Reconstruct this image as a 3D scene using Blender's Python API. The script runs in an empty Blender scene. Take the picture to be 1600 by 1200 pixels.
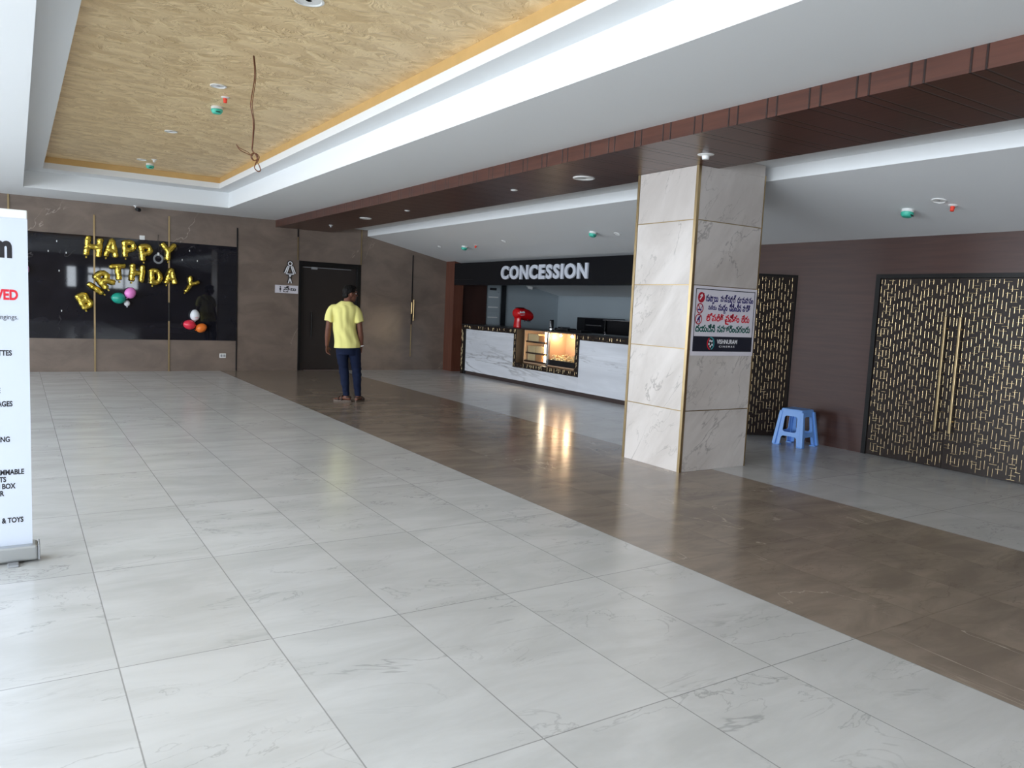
import bpy, bmesh, math, random
from mathutils import Vector, Matrix, noise
random.seed(7)
SC = bpy.context.scene
COL = SC.collection
PI = math.pi

# ------------------------------------------------------------------ camera
cam_d = bpy.data.cameras.new('camera'); cam = bpy.data.objects.new('camera', cam_d); COL.objects.link(cam)
cam_d.sensor_fit = 'HORIZONTAL'; cam_d.sensor_width = 36.0; cam_d.lens = 36.0 * 1205 / 1600
cam_d.clip_start = 0.05; cam_d.clip_end = 300
cam.matrix_world = Matrix(((0.84184918, 0.01504406, -0.53950314, 0.0),
                           (-0.53779584, 0.10755917, -0.83618578, 0.0),
                           (0.04544888, 0.99408486, 0.09863923, 1.5), (0, 0, 0, 1)))
SC.camera = cam
# ------------------------------------------------------------------ world, light, exposure
W = bpy.data.worlds.new('overcast_sky'); SC.world = W; W.use_nodes = True
bg = W.node_tree.nodes['Background']
bg.inputs[0].default_value = (0.86, 0.94, 1.0, 1); bg.inputs[1].default_value = 1.5
SC.view_settings.view_transform = 'Standard'; SC.view_settings.look = 'None'
SC.view_settings.gamma = 1.0; SC.view_settings.use_curve_mapping = False
SC.view_settings.exposure = 0.0
SC.cycles.use_adaptive_sampling = True; SC.cycles.use_denoising = True
SC.cycles.max_bounces = 10; SC.cycles.diffuse_bounces = 6; SC.cycles.glossy_bounces = 5; SC.cycles.transparent_max_bounces = 12
SC.cycles.sample_clamp_indirect = 2.0; SC.cycles.caustics_reflective = False; SC.cycles.caustics_refractive = False

def daylight(loc, rot, sx, sy, L):
    d = bpy.data.lights.new('window_daylight', 'AREA'); d.shape = 'RECTANGLE'; d.size = sx; d.size_y = sy
    d.energy = L*PI*sx*sy; d.color = (0.925, 0.95, 1.0)
    o = bpy.data.objects.new('window_daylight', d); o.location = loc; o.rotation_euler = rot; COL.objects.link(o); return o
XF = -5.0      # glazed front on the left
YR = -9.0      # wall behind the camera
YB = 15.8      # back wall
LSKY = 11.6
TILT = math.radians(20)
daylight((XF - 0.62, 1.1, 1.55), (0, -PI/2 + TILT, 0), 2.9, 20.2, LSKY)
daylight((XF - 0.62, 14.55, 1.55), (0, -PI/2 + TILT, 0), 2.9, 2.4, LSKY)
daylight((3.4, YR - 0.12, 2.0), (PI/2, 0, 0), 3.0, 1.0, LSKY)

# ------------------------------------------------------------------ node helpers
class NT:
    def __init__(s, name):
        s.m = bpy.data.materials.new(name); s.m.use_nodes = True
        s.t = s.m.node_tree; s.b = s.t.nodes['Principled BSDF']; s.out = s.t.nodes['Material Output']
        s.tc = s.t.nodes.new('ShaderNodeTexCoord')
    def lk(s, a, b): s.t.links.new(a, b)
    def put(s, sock, v):
        if hasattr(v, 'is_output'): s.lk(v, sock)
        elif v is not None: sock.default_value = v
    def math(s, op, a, b=None, c=None, clamp=False):
        n = s.t.nodes.new('ShaderNodeMath'); n.operation = op; n.use_clamp = clamp
        for i, v in enumerate((a, b, c)):
            if v is not None: s.put(n.inputs[i], v)
        return n.outputs[0]
    def vmath(s, op, a, b=None):
        n = s.t.nodes.new('ShaderNodeVectorMath'); n.operation = op
        s.put(n.inputs[0], a)
        if b is not None: s.put(n.inputs[1], b)
        return n.outputs[0]
    def sep(s, v):
        n = s.t.nodes.new('ShaderNodeSeparateXYZ'); s.lk(v, n.inputs[0]); return n.outputs
    def comb(s, x, y, z):
        n = s.t.nodes.new('ShaderNodeCombineXYZ')
        for i, v in enumerate((x, y, z)): s.put(n.inputs[i], v)
        return n.outputs[0]
    def mapping(s, v, scale=(1, 1, 1), rot=(0, 0, 0), loc=(0, 0, 0)):
        n = s.t.nodes.new('ShaderNodeMapping'); s.lk(v, n.inputs[0])
        n.inputs['Scale'].default_value = scale; n.inputs['Rotation'].default_value = rot; n.inputs['Location'].default_value = loc
        return n.outputs[0]
    def noise(s, v, scale=1, detail=4, rough=0.5, dist=0.0):
        n = s.t.nodes.new('ShaderNodeTexNoise'); s.lk(v, n.inputs['Vector'])
        n.inputs['Scale'].default_value = scale; n.inputs['Detail'].default_value = detail
        n.inputs['Roughness'].default_value = rough; n.inputs['Distortion'].default_value = dist
        return n.outputs['Fac']
    def white(s, v):
        n = s.t.nodes.new('ShaderNodeTexWhiteNoise'); n.noise_dimensions = '3D'; s.lk(v, n.inputs['Vector'])
        return n.outputs['Value'], n.outputs['Color']
    def rng(s, v, a, b, c=0.0, d=1.0, smooth=True):
        n = s.t.nodes.new('ShaderNodeMapRange'); n.interpolation_type = 'SMOOTHSTEP' if smooth else 'LINEAR'
        s.lk(v, n.inputs['Value'])
        for k, x in zip(('From Min', 'From Max', 'To Min', 'To Max'), (a, b, c, d)): n.inputs[k].default_value = x
        return n.outputs[0]
    def mix(s, f, a, b):
        n = s.t.nodes.new('ShaderNodeMix'); n.data_type = 'RGBA'
        s.put(n.inputs[0], f)
        for i, v in ((6, a), (7, b)):
            s.put(n.inputs[i], v if hasattr(v, 'is_output') else (*v, 1))
        return n.outputs[2]
    def bump(s, h, strength=0.2, dist=0.01):
        n = s.t.nodes.new('ShaderNodeBump'); s.lk(h, n.inputs['Height'])
        n.inputs['Strength'].default_value = strength; n.inputs['Distance'].default_value = dist
        s.lk(n.outputs[0], s.b.inputs['Normal'])
    def set(s, col=None, rough=None, metal=None, spec=None, **kw):
        if col is not None: s.put(s.b.inputs['Base Color'], col if hasattr(col, 'is_output') else (*col, 1))
        for k, v in (('Roughness', rough), ('Metallic', metal), ('Specular IOR Level', spec)):
            if v is not None: s.put(s.b.inputs[k], v)
        for k, v in kw.items(): s.put(s.b.inputs[k.replace('_', ' ')], v)
        return s.m

def hx(r, g, b):
    f = lambda c: (c/255/12.92) if c/255 <= 0.04045 else ((c/255+0.055)/1.055)**2.4
    return (f(r), f(g), f(b))

def plain(name, col, rough=0.5, metal=0.0, spec=0.5, var=0.0, **kw):
    n = NT(name)
    if var:
        f = n.noise(n.tc.outputs['Object'], 6, 3)
        c = n.mix(f, tuple(x*(1-var) for x in col), tuple(min(1, x*(1+var)) for x in col))
    else: c = col
    return n.set(c, rough, metal, spec, **kw)
def glow(name, col, st):
    n = NT(name); n.set((0, 0, 0), 0.6); n.b.inputs['Emission Color'].default_value = (*col, 1)
    n.b.inputs['Emission Strength'].default_value = st; n.m.cycles.emission_sampling = 'NONE'; return n.m

def veins(n, v, scale, thick, dist=0.8, detail=5, mscale=0.8, m0=0.48, m1=0.62):
    f = n.noise(v, scale, detail, 0.55, dist)
    d = n.math('ABSOLUTE', n.math('SUBTRACT', f, 0.5))
    l = n.rng(d, 0.0, thick, 1.0, 0.0)
    k = n.rng(n.noise(n.mapping(v, loc=(7.3, 2.1, 4.4)), mscale, 2), m0, m1)
    return n.math('MULTIPLY', l, k)

def tiles(n, x, y, px, py, x0, y0, w):
    dx = n.math('PINGPONG', n.math('SUBTRACT', x, x0), px/2)
    dy = n.math('PINGPONG', n.math('SUBTRACT', y, y0), py/2)
    seam = n.rng(n.math('MINIMUM', dx, dy), w*0.5, w, 1.0, 0.0)
    idv = n.comb(n.math('FLOOR', n.math('DIVIDE', n.math('SUBTRACT', x, x0), px)),
                 n.math('FLOOR', n.math('DIVIDE', n.math('SUBTRACT', y, y0), py)), 0.0)
    return seam, n.white(idv)

def floor_mat(name, base, cloud, vein, seamc, rough, vthick, vamt, seamamt, crack=None):
    n = NT(name); o = n.tc.outputs['Object']; X, Y, Z = n.sep(o)
    seam, (wv, wc) = tiles(n, X, Y, 0.606, 1.221, 0.323, 2.07, 0.0036)
    v = n.vmath('ADD', o, n.vmath('MULTIPLY', wc, (9.0, 9.0, 9.0)))
    vr = n.mapping(v, scale=(0.6, 1.5, 1), rot=(0, 0, 0.5))
    c1 = n.noise(n.mapping(v, scale=(0.8, 2.2, 1), rot=(0, 0, 0.35)), 1.6, 5, 0.6, 0.5)
    c = n.mix(n.rng(c1, 0.3, 0.72), cloud, base)
    c = n.mix(n.math('MULTIPLY', veins(n, vr, 1.7, vthick, 1.0, 6), vamt), c, vein)
    c = n.mix(n.math('MULTIPLY', veins(n, n.mapping(vr, rot=(0, 0, -1.0), loc=(3, 8, 1)), 2.8, vthick*0.8, 0.8, 6, 1.4, 0.5, 0.62), vamt*0.8), c, vein)
    if crack:
        c = n.mix(n.math('MULTIPLY', veins(n, n.mapping(v, rot=(0, 0, 1.1), scale=(1.4, 0.5, 1)), 1.2, 0.006, 0.6, 6, 0.9, 0.56, 0.64), 0.7), c, crack)
    c = n.mix(n.math('MULTIPLY', wv, 0.06), c, tuple(x*0.6 for x in base))
    c = n.mix(n.math('MULTIPLY', seam, seamamt), c, seamc)
    return n.set(c, rough, 0.0, 0.6)

M = {}
M['floor_white'] = floor_mat('pale_marble_tile', hx(211, 211, 210), hx(195, 195, 193), hx(120, 119, 118), hx(112, 111, 109), 0.21, 0.010, 0.4, 0.62)
M['floor_brown'] = floor_mat('brown_marble_tile', hx(162, 147, 132), hx(134, 121, 109), hx(104, 92, 81), hx(100, 90, 80), 0.19, 0.012, 0.35, 0.35, hx(200, 188, 172))

def diag(n, o, k=0.3, sgn=1.0):
    X, Y, Z = n.sep(o); u = n.math('SUBTRACT', X, Y)
    return n.comb(n.math('MULTIPLY', n.math('ADD', u, n.math('MULTIPLY', Z, sgn)), 0.707*k), n.math('MULTIPLY', n.math('SUBTRACT', n.math('MULTIPLY', Z, sgn), u), 0.707), n.math('MULTIPLY', n.math('ADD', X, Y), 0.5))
def wallmarble(name, base, cloud, vein, rough, px=None, vamt=0.7, vth=0.006):
    n = NT(name); o = n.tc.outputs['Object']
    c1 = n.noise(n.mapping(o, scale=(0.9, 0.9, 1.6), rot=(0.2, 0.5, 0.1)), 1.5, 5, 0.6, 0.6)
    c = n.mix(n.rng(c1, 0.3, 0.7), cloud, base)
    c = n.mix(n.math('MULTIPLY', veins(n, diag(n, o, 0.3), 1.3, vth, 0.3, 5, 1.0, 0.55, 0.64), vamt), c, vein)
    return n.set(c, rough)
M['wall_brown'] = wallmarble('brown_marble_cladding', hx(130, 115, 104), hx(110, 97, 88), hx(196, 184, 172), 0.28, vamt=0.55)
M['panel_black'] = wallmarble('black_marble_slab', hx(30, 30, 37), hx(22, 22, 28), hx(150, 145, 140), 0.03, vamt=0.6)

def column_mat():
    n = NT('grey_veined_marble'); o = n.tc.outputs['Object']
    oi = n.t.nodes.new('ShaderNodeObjectInfo')
    off = n.math('MULTIPLY', oi.outputs['Random'], 23.0)
    v = n.vmath('ADD', diag(n, o, 0.28), n.comb(off, off, off))
    c1 = n.noise(v, 2.0, 5, 0.6, 0.5)
    c = n.mix(n.rng(c1, 0.3, 0.7), hx(186, 178, 172), hx(210, 203, 198))
    c = n.mix(n.math('MULTIPLY', veins(n, v, 2.6, 0.012, 0.35, 5, 1.6, 0.5, 0.6), 0.5), c, hx(112, 106, 102))
    c = n.mix(n.math('MULTIPLY', veins(n, n.vmath('ADD', v, (3.0, 7.0, 2.0)), 5.5, 0.014, 0.35, 5, 2.2, 0.52, 0.62), 0.4), c, hx(118, 112, 108))
    return n.set(c, 0.3)
M['column'] = column_mat()

def counter_mat():
    n = NT('white_marble_panel'); o = n.tc.outputs['Object']
    v = n.mapping(o, scale=(1, 0.13, 1.5))
    c1 = n.noise(v, 2.0, 5, 0.6, 0.5)
    c = n.mix(n.rng(c1, 0.3, 0.75), hx(206, 208, 214), hx(232, 234, 240))
    c = n.mix(n.math('MULTIPLY', veins(n, v, 1.6, 0.016, 0.7, 7, 0.7, 0.42, 0.55), 0.6), c, hx(120, 118, 120))
    c = n.mix(n.math('MULTIPLY', veins(n, n.mapping(v, loc=(1, 5, 3)), 3.0, 0.012, 0.8, 7, 1.0, 0.46, 0.6), 0.4), c, hx(140, 138, 140))
    return n.set(c, 0.25)
M['counter_white'] = counter_mat()

def wood(name, a, b, grain, rough, axis=(1, 1, 1), groove=False):
    n = NT(name); o = n.tc.outputs['Object']
    f = n.noise(n.mapping(o, scale=grain), 3.0, 6, 0.6, 0.3)
    c = n.mix(n.rng(f, 0.25, 0.75), a, b)
    if groove:
        X, Y, Z = n.sep(o)
        d1 = n.math('PINGPONG', n.math('SUBTRACT', Y, 4.32), 0.3415/2)
        d2 = n.math('PINGPONG', n.math('SUBTRACT', Y, 4.403), 0.3415/2)
        g = n.rng(n.math('MINIMUM', d1, d2), 0.004, 0.009, 1.0, 0.0)
        c = n.mix(g, c, tuple(x*0.25 for x in a))
        n.bump(n.math('SUBTRACT', 1.0, g), 0.8, 0.006)
    return n.set(c, rough)
M['wood_beam'] = wood('red_brown_laminate', hx(70, 40, 31), hx(90, 54, 42), (9, 0.5, 9), 0.3, groove=True)
M['wood_wall'] = wood('walnut_laminate', hx(58, 33, 27), hx(71, 44, 36), (6, 0.45, 9), 0.42)
M['wood_door'] = wood('dark_brown_laminate', hx(48, 26, 21), hx(62, 36, 29), (1.2, 1.2, 0.3), 0.4)
M['wood_pil'] = wood('pilaster_laminate', hx(88, 50, 38), hx(110, 66, 50), (6, 6, 0.4), 0.35)

M['white_paint'] = plain('white_ceiling_paint', hx(226, 228, 229), 0.75, spec=0.3)
def gold_paint():
    n = NT('gold_trowelled_paint'); o = n.tc.outputs['Object']
    v = n.mapping(o, scale=(1.0, 1.35, 1.0), rot=(0, 0, 0.35))
    f = n.noise(v, 5.0, 4, 0.55, 1.2)
    vo = n.t.nodes.new('ShaderNodeTexVoronoi'); vo.feature = 'SMOOTH_F1'
    n.lk(n.vmath('ADD', v, n.comb(f, f, 0.0)), vo.inputs['Vector']); vo.inputs['Scale'].default_value = 5.0
    h = n.math('ADD', n.math('MULTIPLY', vo.outputs['Distance'], 0.7), f)
    c = n.mix(n.rng(h, 0.55, 1.1), hx(218, 188, 140), hx(246, 220, 174))
    n.bump(h, 0.6, 0.03)
    return n.set(c, 0.42, 0.1, 0.5)
M['gold_paint'] = gold_paint()
M['gold_cornice'] = plain('gold_cornice_paint', hx(206, 170, 112), 0.4, 0.15, var=0.12)
M['brass'] = plain('polished_brass', hx(180, 158, 120), 0.28, 1.0, var=0.12)
M['gold_inlay'] = plain('gold_inlay', hx(196, 174, 134), 0.24, 1.0)
M['black'] = plain('black_laminate', hx(17, 18, 22), 0.3, var=0.1)
M['black_gloss'] = plain('black_gloss_acrylic', hx(12, 13, 18), 0.3, spec=.2)
M['door_frame'] = plain('black_door_frame', hx(18, 17, 17), 0.4, spec=.25)
M['door_leaf'] = plain('charcoal_door_leaf', hx(40, 34, 32), 0.3, var=0.08)
M['leaf_brown'] = plain('dark_espresso_panel', hx(34, 24, 19), 0.45, var=0.1, spec=.3)
M['plinth'] = plain('dark_brown_plinth', hx(62, 50, 48), 0.4)
M['grey_wall'] = plain('grey_wall_paint', hx(158, 168, 174), 0.7)
M['letter'] = plain('frosted_acrylic_letter', hx(206, 210, 220), 0.4)
M['white_plastic'] = plain('white_plastic', hx(232, 232, 230), 0.35)
M['grey_plastic'] = plain('grey_plastic', hx(150, 152, 155), 0.4)
M['black_plastic'] = plain('black_plastic', hx(18, 18, 20), 0.35)
M['teal'] = plain('teal_plastic', hx(70, 190, 165), 0.4)
M['red_plastic'] = plain('orange_red_plastic', hx(235, 70, 50), 0.4)
M['chrome'] = plain('brushed_steel', hx(190, 192, 196), 0.25, 1.0)
M['alu'] = plain('anodised_aluminium', hx(190, 192, 192), 0.35, 0.85)
M['blue'] = plain('light_blue_plastic', hx(120, 170, 238), 0.38, var=0.03)
M['dispenser_red'] = plain('glossy_red_shell', hx(200, 18, 26), 0.18)
M['banner'] = plain('white_banner_film', hx(206, 213, 226), 0.5)
M['ink_black'] = plain('black_ink', hx(24, 22, 28), 0.6)
M['ink_red'] = plain('red_ink', hx(216, 30, 52), 0.6)
M['ink_darkred'] = plain('dark_red_ink', hx(176, 24, 48), 0.6)
M['ink_navy'] = plain('navy_ink', hx(34, 26, 110), 0.6)
M['ink_green'] = plain('green_ink', hx(8, 92, 84), 0.6)
M['ink_white'] = plain('white_ink', hx(236, 236, 240), 0.6)
M['ink_teal'] = plain('teal_ink', hx(60, 160, 165), 0.6)
M['poster_white'] = plain('poster_vinyl', hx(218, 214, 222), 0.5)
M['poster_dark'] = plain('poster_dark_band', hx(22, 26, 42), 0.45)
M['box_cream'] = plain('cream_carton', hx(222, 190, 140), 0.6, var=0.15)
M['box_tan'] = plain('tan_carton', hx(170, 120, 74), 0.6, var=0.2)
M['shelf_dark'] = plain('dark_shelf', hx(58, 36, 24), 0.4)
M['case_orange'] = plain('warm_case_lining', hx(206, 172, 140), 0.45, 0.1)
M['popcorn'] = plain('popcorn_yellow', hx(255, 232, 176), 0.7)
M['wire'] = plain('brown_cable', hx(110, 66, 40), 0.5)
M['led'] = glow('warm_led_strip', (1.0, 0.8, 0.56), 26.0)
M['bulb'] = glow('warm_bulb', (1.0, 0.72, 0.46), 80.0)
M['concrete'] = plain('outdoor_paving', hx(178, 176, 170), 0.9, var=0.05)
M['dark_void'] = plain('dark_enclosure', hx(30, 26, 26), 0.9)
def thin_glass(name, tint=(0.95, 0.98, 1.0), refl=0.08):
    n = NT(name); t = n.t
    tr = t.nodes.new('ShaderNodeBsdfTransparent'); tr.inputs[0].default_value = (*tint, 1)
    gl = t.nodes.new('ShaderNodeBsdfGlossy'); gl.inputs['Roughness'].default_value = 0.02
    lw = t.nodes.new('ShaderNodeLayerWeight'); lw.inputs[0].default_value = 0.5
    pw = t.nodes.new('ShaderNodeMath'); pw.operation = 'POWER'; t.links.new(lw.outputs['Facing'], pw.inputs[0]); pw.inputs[1].default_value = 4.0
    fr = t.nodes.new('ShaderNodeMath'); fr.operation = 'MULTIPLY_ADD'; t.links.new(pw.outputs[0], fr.inputs[0]); fr.inputs[1].default_value = 0.45; fr.inputs[2].default_value = 0.04
    mx = t.nodes.new('ShaderNodeMixShader')
    t.links.new(fr.outputs[0], mx.inputs[0]); t.links.new(tr.outputs[0], mx.inputs[1]); t.links.new(gl.outputs[0], mx.inputs[2])
    t.links.new(mx.outputs[0], n.out.inputs[0]); return n.m
M['glass'] = thin_glass('clear_glass_pane')
def foil():
    n = NT('gold_foil'); f = n.noise(n.tc.outputs['Object'], 26, 4, 0.6, 1.2); n.bump(f, 0.35, 0.012)
    return n.set(hx(216, 190, 84), 0.17, 1.0)
M['foil'] = foil()

# ------------------------------------------------------------------ mesh helpers
class MB:
    def __init__(s): s.v = []; s.f = []; s.mi = []
    def add(s, vs, fs, mi=0):
        k = len(s.v); s.v += [tuple(v) for v in vs]; s.f += [tuple(i + k for i in f) for f in fs]; s.mi += [mi]*len(fs); return s
    def box(s, x0, x1, y0, y1, z0, z1, mi=0):
        x0, x1 = min(x0, x1), max(x0, x1); y0, y1 = min(y0, y1), max(y0, y1); z0, z1 = min(z0, z1), max(z0, z1)
        vs = [(x, y, z) for z in (z0, z1) for y in (y0, y1) for x in (x0, x1)]
        return s.add(vs, [(0, 2, 3, 1), (4, 5, 7, 6), (0, 1, 5, 4), (2, 6, 7, 3), (0, 4, 6, 2), (1, 3, 7, 5)], mi)
    def quad(s, *p, mi=0): return s.add(p, [(0, 1, 2, 3)], mi)
    def ring(s, rings, closed=True, cap=True, mi=0):
        n = len(rings[0]); vs = [p for r in rings for p in r]; fs = []
        for i in range(len(rings) - 1):
            for j in range(n):
                fs.append((i*n + j, i*n + (j+1) % n, (i+1)*n + (j+1) % n, (i+1)*n + j))
        if cap: fs.append(tuple(reversed(range(n)))); fs.append(tuple((len(rings)-1)*n + j for j in range(n)))
        return s.add(vs, fs, mi)
    def lathe(s, prof, c=(0, 0, 0), seg=28, mi=0, axis='Z', cap=True):
        rings = []
        for r, h in prof:
            rr = []
            for j in range(seg):
                a = 2*PI*j/seg; p = Vector((r*math.cos(a), r*math.sin(a), h))
                if axis == 'X': p = Vector((p.z, p.x, p.y))
                if axis == 'Y': p = Vector((p.x, -p.z, p.y)) if False else Vector((p.y, p.z, p.x))
                rr.append(p + Vector(c))
            rings.append(rr)
        return s.ring(rings, cap=cap, mi=mi)
    def tube(s, pts, rad, seg=10, mi=0, flat=1.0):
        pts = [Vector(p) for p in pts]
        if not hasattr(rad, '__len__'): rad = [rad]*len(pts)
        rings = []; prev = None
        for i, p in enumerate(pts):
            t = (pts[min(i+1, len(pts)-1)] - pts[max(i-1, 0)]).normalized()
            if prev is None:
                u = t.orthogonal().normalized() if abs(t.z) < 0.9 else (Vector((1, 0, 0)) - t*t.x).normalized()
            else: u = (prev - t*prev.dot(t)).normalized()
            prev = u; w = t.cross(u)
            rings.append([p + (u*math.cos(a) + w*math.sin(a)*flat)*rad[i] for a in (2*PI*j/seg for j in range(seg))])
        return s.ring(rings, mi=mi)
    def sphere(s, c, r, seg=18, rings=12, mi=0, sq=None):
        r = r if hasattr(r, '__len__') else (r, r, r); rr = []
        for i in range(rings + 1):
            th = -PI/2 + PI*i/rings; th = max(-PI/2 + 0.02, min(PI/2 - 0.02, th))
            rr.append([Vector(c) + Vector((r[0]*math.cos(th)*math.cos(2*PI*j/seg), r[1]*math.cos(th)*math.sin(2*PI*j/seg), r[2]*math.sin(th))) for j in range(seg)])
        return s.ring(rr, mi=mi)
    def mesh(s, name, mats):
        me = bpy.data.meshes.new(name); me.from_pydata(s.v, [], s.f); me.update()
        mats = mats if isinstance(mats, (list, tuple)) else [mats]
        for m in mats: me.materials.append(M[m] if isinstance(m, str) else m)
        for p, i in zip(me.polygons, s.mi): p.material_index = i
        return me

def link(name, me, parent=None, smooth=False, bevel=0.0, loc=None, rot=None):
    o = bpy.data.objects.new(name, me); COL.objects.link(o)
    if parent is not None: o.parent = parent
    if loc: o.location = loc
    if rot: o.rotation_euler = rot
    if smooth:
        for p in me.polygons: p.use_smooth = True
        if smooth == 'auto':
            md = o.modifiers.new('edge', 'EDGE_SPLIT'); md.split_angle = math.radians(38)
    if bevel:
        b = o.modifiers.new('bevel', 'BEVEL'); b.width = bevel; b.segments = 2; b.limit_method = 'ANGLE'
    return o
def obj(name, mb, mats, parent=None, **kw): return link(name, mb.mesh(name, mats), parent, **kw)
def fixn(o):
    bm = bmesh.new(); bm.from_mesh(o.data); bmesh.ops.recalc_face_normals(bm, faces=bm.faces); bm.to_mesh(o.data); bm.free(); return o
def tag(o, label, cat, group=None, kind=None):
    o['label'] = label; o['category'] = cat
    if group: o['group'] = group
    if kind: o['kind'] = kind
    return o
def thing(name, label, cat, loc=(0, 0, 0), rot=(0, 0, 0), group=None):
    o = bpy.data.objects.new(name, None); COL.objects.link(o); o.location = loc; o.rotation_euler = rot
    o.empty_display_size = 0.1
    return tag(o, label, cat, group)
def struct(name, mb, mats, label=None, **kw):
    o = obj(name, mb, mats, **kw); o['kind'] = 'structure'
    if label: o['label'] = label
    return o
def dup(root, loc, label, rot=None):
    r = root.copy(); COL.objects.link(r); r.location = loc; r['label'] = label
    if rot: r.rotation_euler = rot
    for ch in list(root.children):
        c = ch.copy(); COL.objects.link(c); c.parent = r
        for g in ch.children:
            d = g.copy(); COL.objects.link(d); d.parent = c
    return r
def evald(o):
    dg = bpy.context.evaluated_depsgraph_get(); dg.update()
    me = bpy.data.meshes.new_from_object(o.evaluated_get(dg), depsgraph=dg); return me
def remesh(mb, vox, smooth=4, mats=('white_plastic',), factor=0.5):
    me = mb.mesh('tmp', list(mats)); o = bpy.data.objects.new('tmp', me); COL.objects.link(o)
    bm = bmesh.new(); bm.from_mesh(me); bmesh.ops.recalc_face_normals(bm, faces=bm.faces); bm.to_mesh(me); bm.free()
    r = o.modifiers.new('r', 'REMESH'); r.mode = 'VOXEL'; r.voxel_size = vox; r.use_smooth_shade = True
    if smooth:
        k = o.modifiers.new('s', 'SMOOTH'); k.iterations = smooth; k.factor = factor
    out = evald(o); bpy.data.objects.remove(o); bpy.data.meshes.remove(me)
    out.materials.clear()
    for m in mats: out.materials.append(M[m] if isinstance(m, str) else m)
    for p in out.polygons: p.use_smooth = True; p.material_index = 0
    return out

def displace(me, fn):
    nr = [v.normal.copy() for v in me.vertices]
    for v, n0 in zip(me.vertices, nr): v.co = v.co + n0*fn(v.co.copy())

# flat outlines with holes -> solid plate (XY plane, thickness along +Z)
def area2(l): return sum(l[i][0]*l[(i+1) % len(l)][1] - l[(i+1) % len(l)][0]*l[i][1] for i in range(len(l)))/2
def inside(p, l):
    c = False; n = len(l)
    for i in range(n):
        a, b = l[i], l[(i+1) % n]
        if (a[1] > p[1]) != (b[1] > p[1]) and p[0] < (b[0]-a[0])*(p[1]-a[1])/(b[1]-a[1]) + a[0]: c = not c
    return c
def plate(loops, th):
    cu = bpy.data.curves.new('p', 'CURVE'); cu.dimensions = '2D'; cu.fill_mode = 'BOTH'; cu.extrude = th/2
    for l in loops:
        sp = cu.splines.new('POLY'); sp.points.add(len(l)-1); sp.use_cyclic_u = True
        for q, p in zip(sp.points, l): q.co = (p[0], p[1], 0, 1)
    o = bpy.data.objects.new('p', cu); me = o.to_mesh()
    vs = [(v.co.x, v.co.y, v.co.z + th/2) for v in me.vertices]; fs = [tuple(p.vertices) for p in me.polygons]
    o.to_mesh_clear(); bpy.data.objects.remove(o); bpy.data.curves.remove(cu)
    return vs, fs
def text_loops(s, bold=0.0):
    cu = bpy.data.curves.new('t', 'FONT'); cu.body = s; cu.size = 1.0; cu.resolution_u = 4; cu.fill_mode = 'NONE'
    o = bpy.data.objects.new('t', cu); me = o.to_mesh()
    adj = {}
    for e in me.edges:
        a, b = e.vertices; adj.setdefault(a, []).append(b); adj.setdefault(b, []).append(a)
    co = [(v.co.x, v.co.y) for v in me.vertices]; seen = set(); loops = []
    for st in sorted(adj):
        if st in seen: continue
        l = [st]; seen.add(st); cur = st
        while True:
            nx = [k for k in adj[cur] if k not in seen]
            if not nx: break
            nx = sorted(nx); cur = nx[0] if len(l) > 1 or len(nx) == 1 else ([k for k in nx if k == st + 1] or nx)[0]
            l.append(cur); seen.add(cur)
        loops.append([co[i] for i in l])
    o.to_mesh_clear(); bpy.data.objects.remove(o); bpy.data.curves.remove(cu)
    loops = [l for l in loops if len(l) > 2]
    if loops:
        sg = 1 if area2(max(loops, key=lambda l: abs(area2(l)))) > 0 else -1
        if sg < 0: loops = [l[::-1] for l in loops]
    if bold:
        new = []
        for l in loops:
            n = len(l); r = []
            for i in range(n):
                a, b, c = Vector(l[i-1]), Vector(l[i]), Vector(l[(i+1) % n])
                d1 = (b-a); d2 = (c-b)
                n1 = Vector((d1.y, -d1.x)).normalized() if d1.length else Vector((0, 0)); n2 = Vector((d2.y, -d2.x)).normalized() if d2.length else Vector((0, 0))
                m = n1 + n2
                if m.length < 1e-6: m = n1
                m = m.normalized(); k = max(0.5, m.dot(n1)) if n1.length else 1
                r.append(tuple(b + m*(bold/k)))
            new.append(r)
        loops = new
    return loops
def loops_mb(mb, loops, box, th, fr, mi=0):
    """place outlines into frame fr=(origin, u, v, n); box=(u0,u1,v0,v1) or None keeps units"""
    xs = [p[0] for l in loops for p in l]; ys = [p[1] for l in loops for p in l]
    if box:
        sx = (box[1]-box[0])/(max(xs)-min(xs)); sy = (box[3]-box[2])/(max(ys)-min(ys))
        loops = [[(box[0] + (p[0]-min(xs))*sx, box[2] + (p[1]-min(ys))*sy) for p in l] for l in loops]
    outs = [l for l in loops if area2(l) > 0]; holes = [l for l in loops if area2(l) <= 0]
    O, U, V, N = [Vector(k) for k in fr]
    for out in outs:
        hs = [h for h in holes if inside(h[0], out)]
        vs, fs = plate([out] + hs, th)
        mb.add([O + U*a + V*b + N*c for a, b, c in vs], fs, mi)
    return mb
def text(mb, s, box, th, fr, bold=0.0, mi=0): return loops_mb(mb, text_loops(s, bold), box, th, fr, mi)
def circle(cx, cy, r, n=28, ry=None): return [(cx + r*math.cos(2*PI*i/n), cy + (ry or r)*math.sin(2*PI*i/n)) for i in range(n)]
def ringl(cx, cy, r, w, ry=None): return [circle(cx, cy, r, 28, ry), circle(cx, cy, r-w, 28, (ry-w) if ry else None)[::-1]]
def bar(a, b, w):
    a, b = Vector(a), Vector(b); d = (b-a).normalized(); n = Vector((-d.y, d.x))*w/2
    return [tuple(a-n), tuple(b-n), tuple(b+n), tuple(a+n)]
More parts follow.
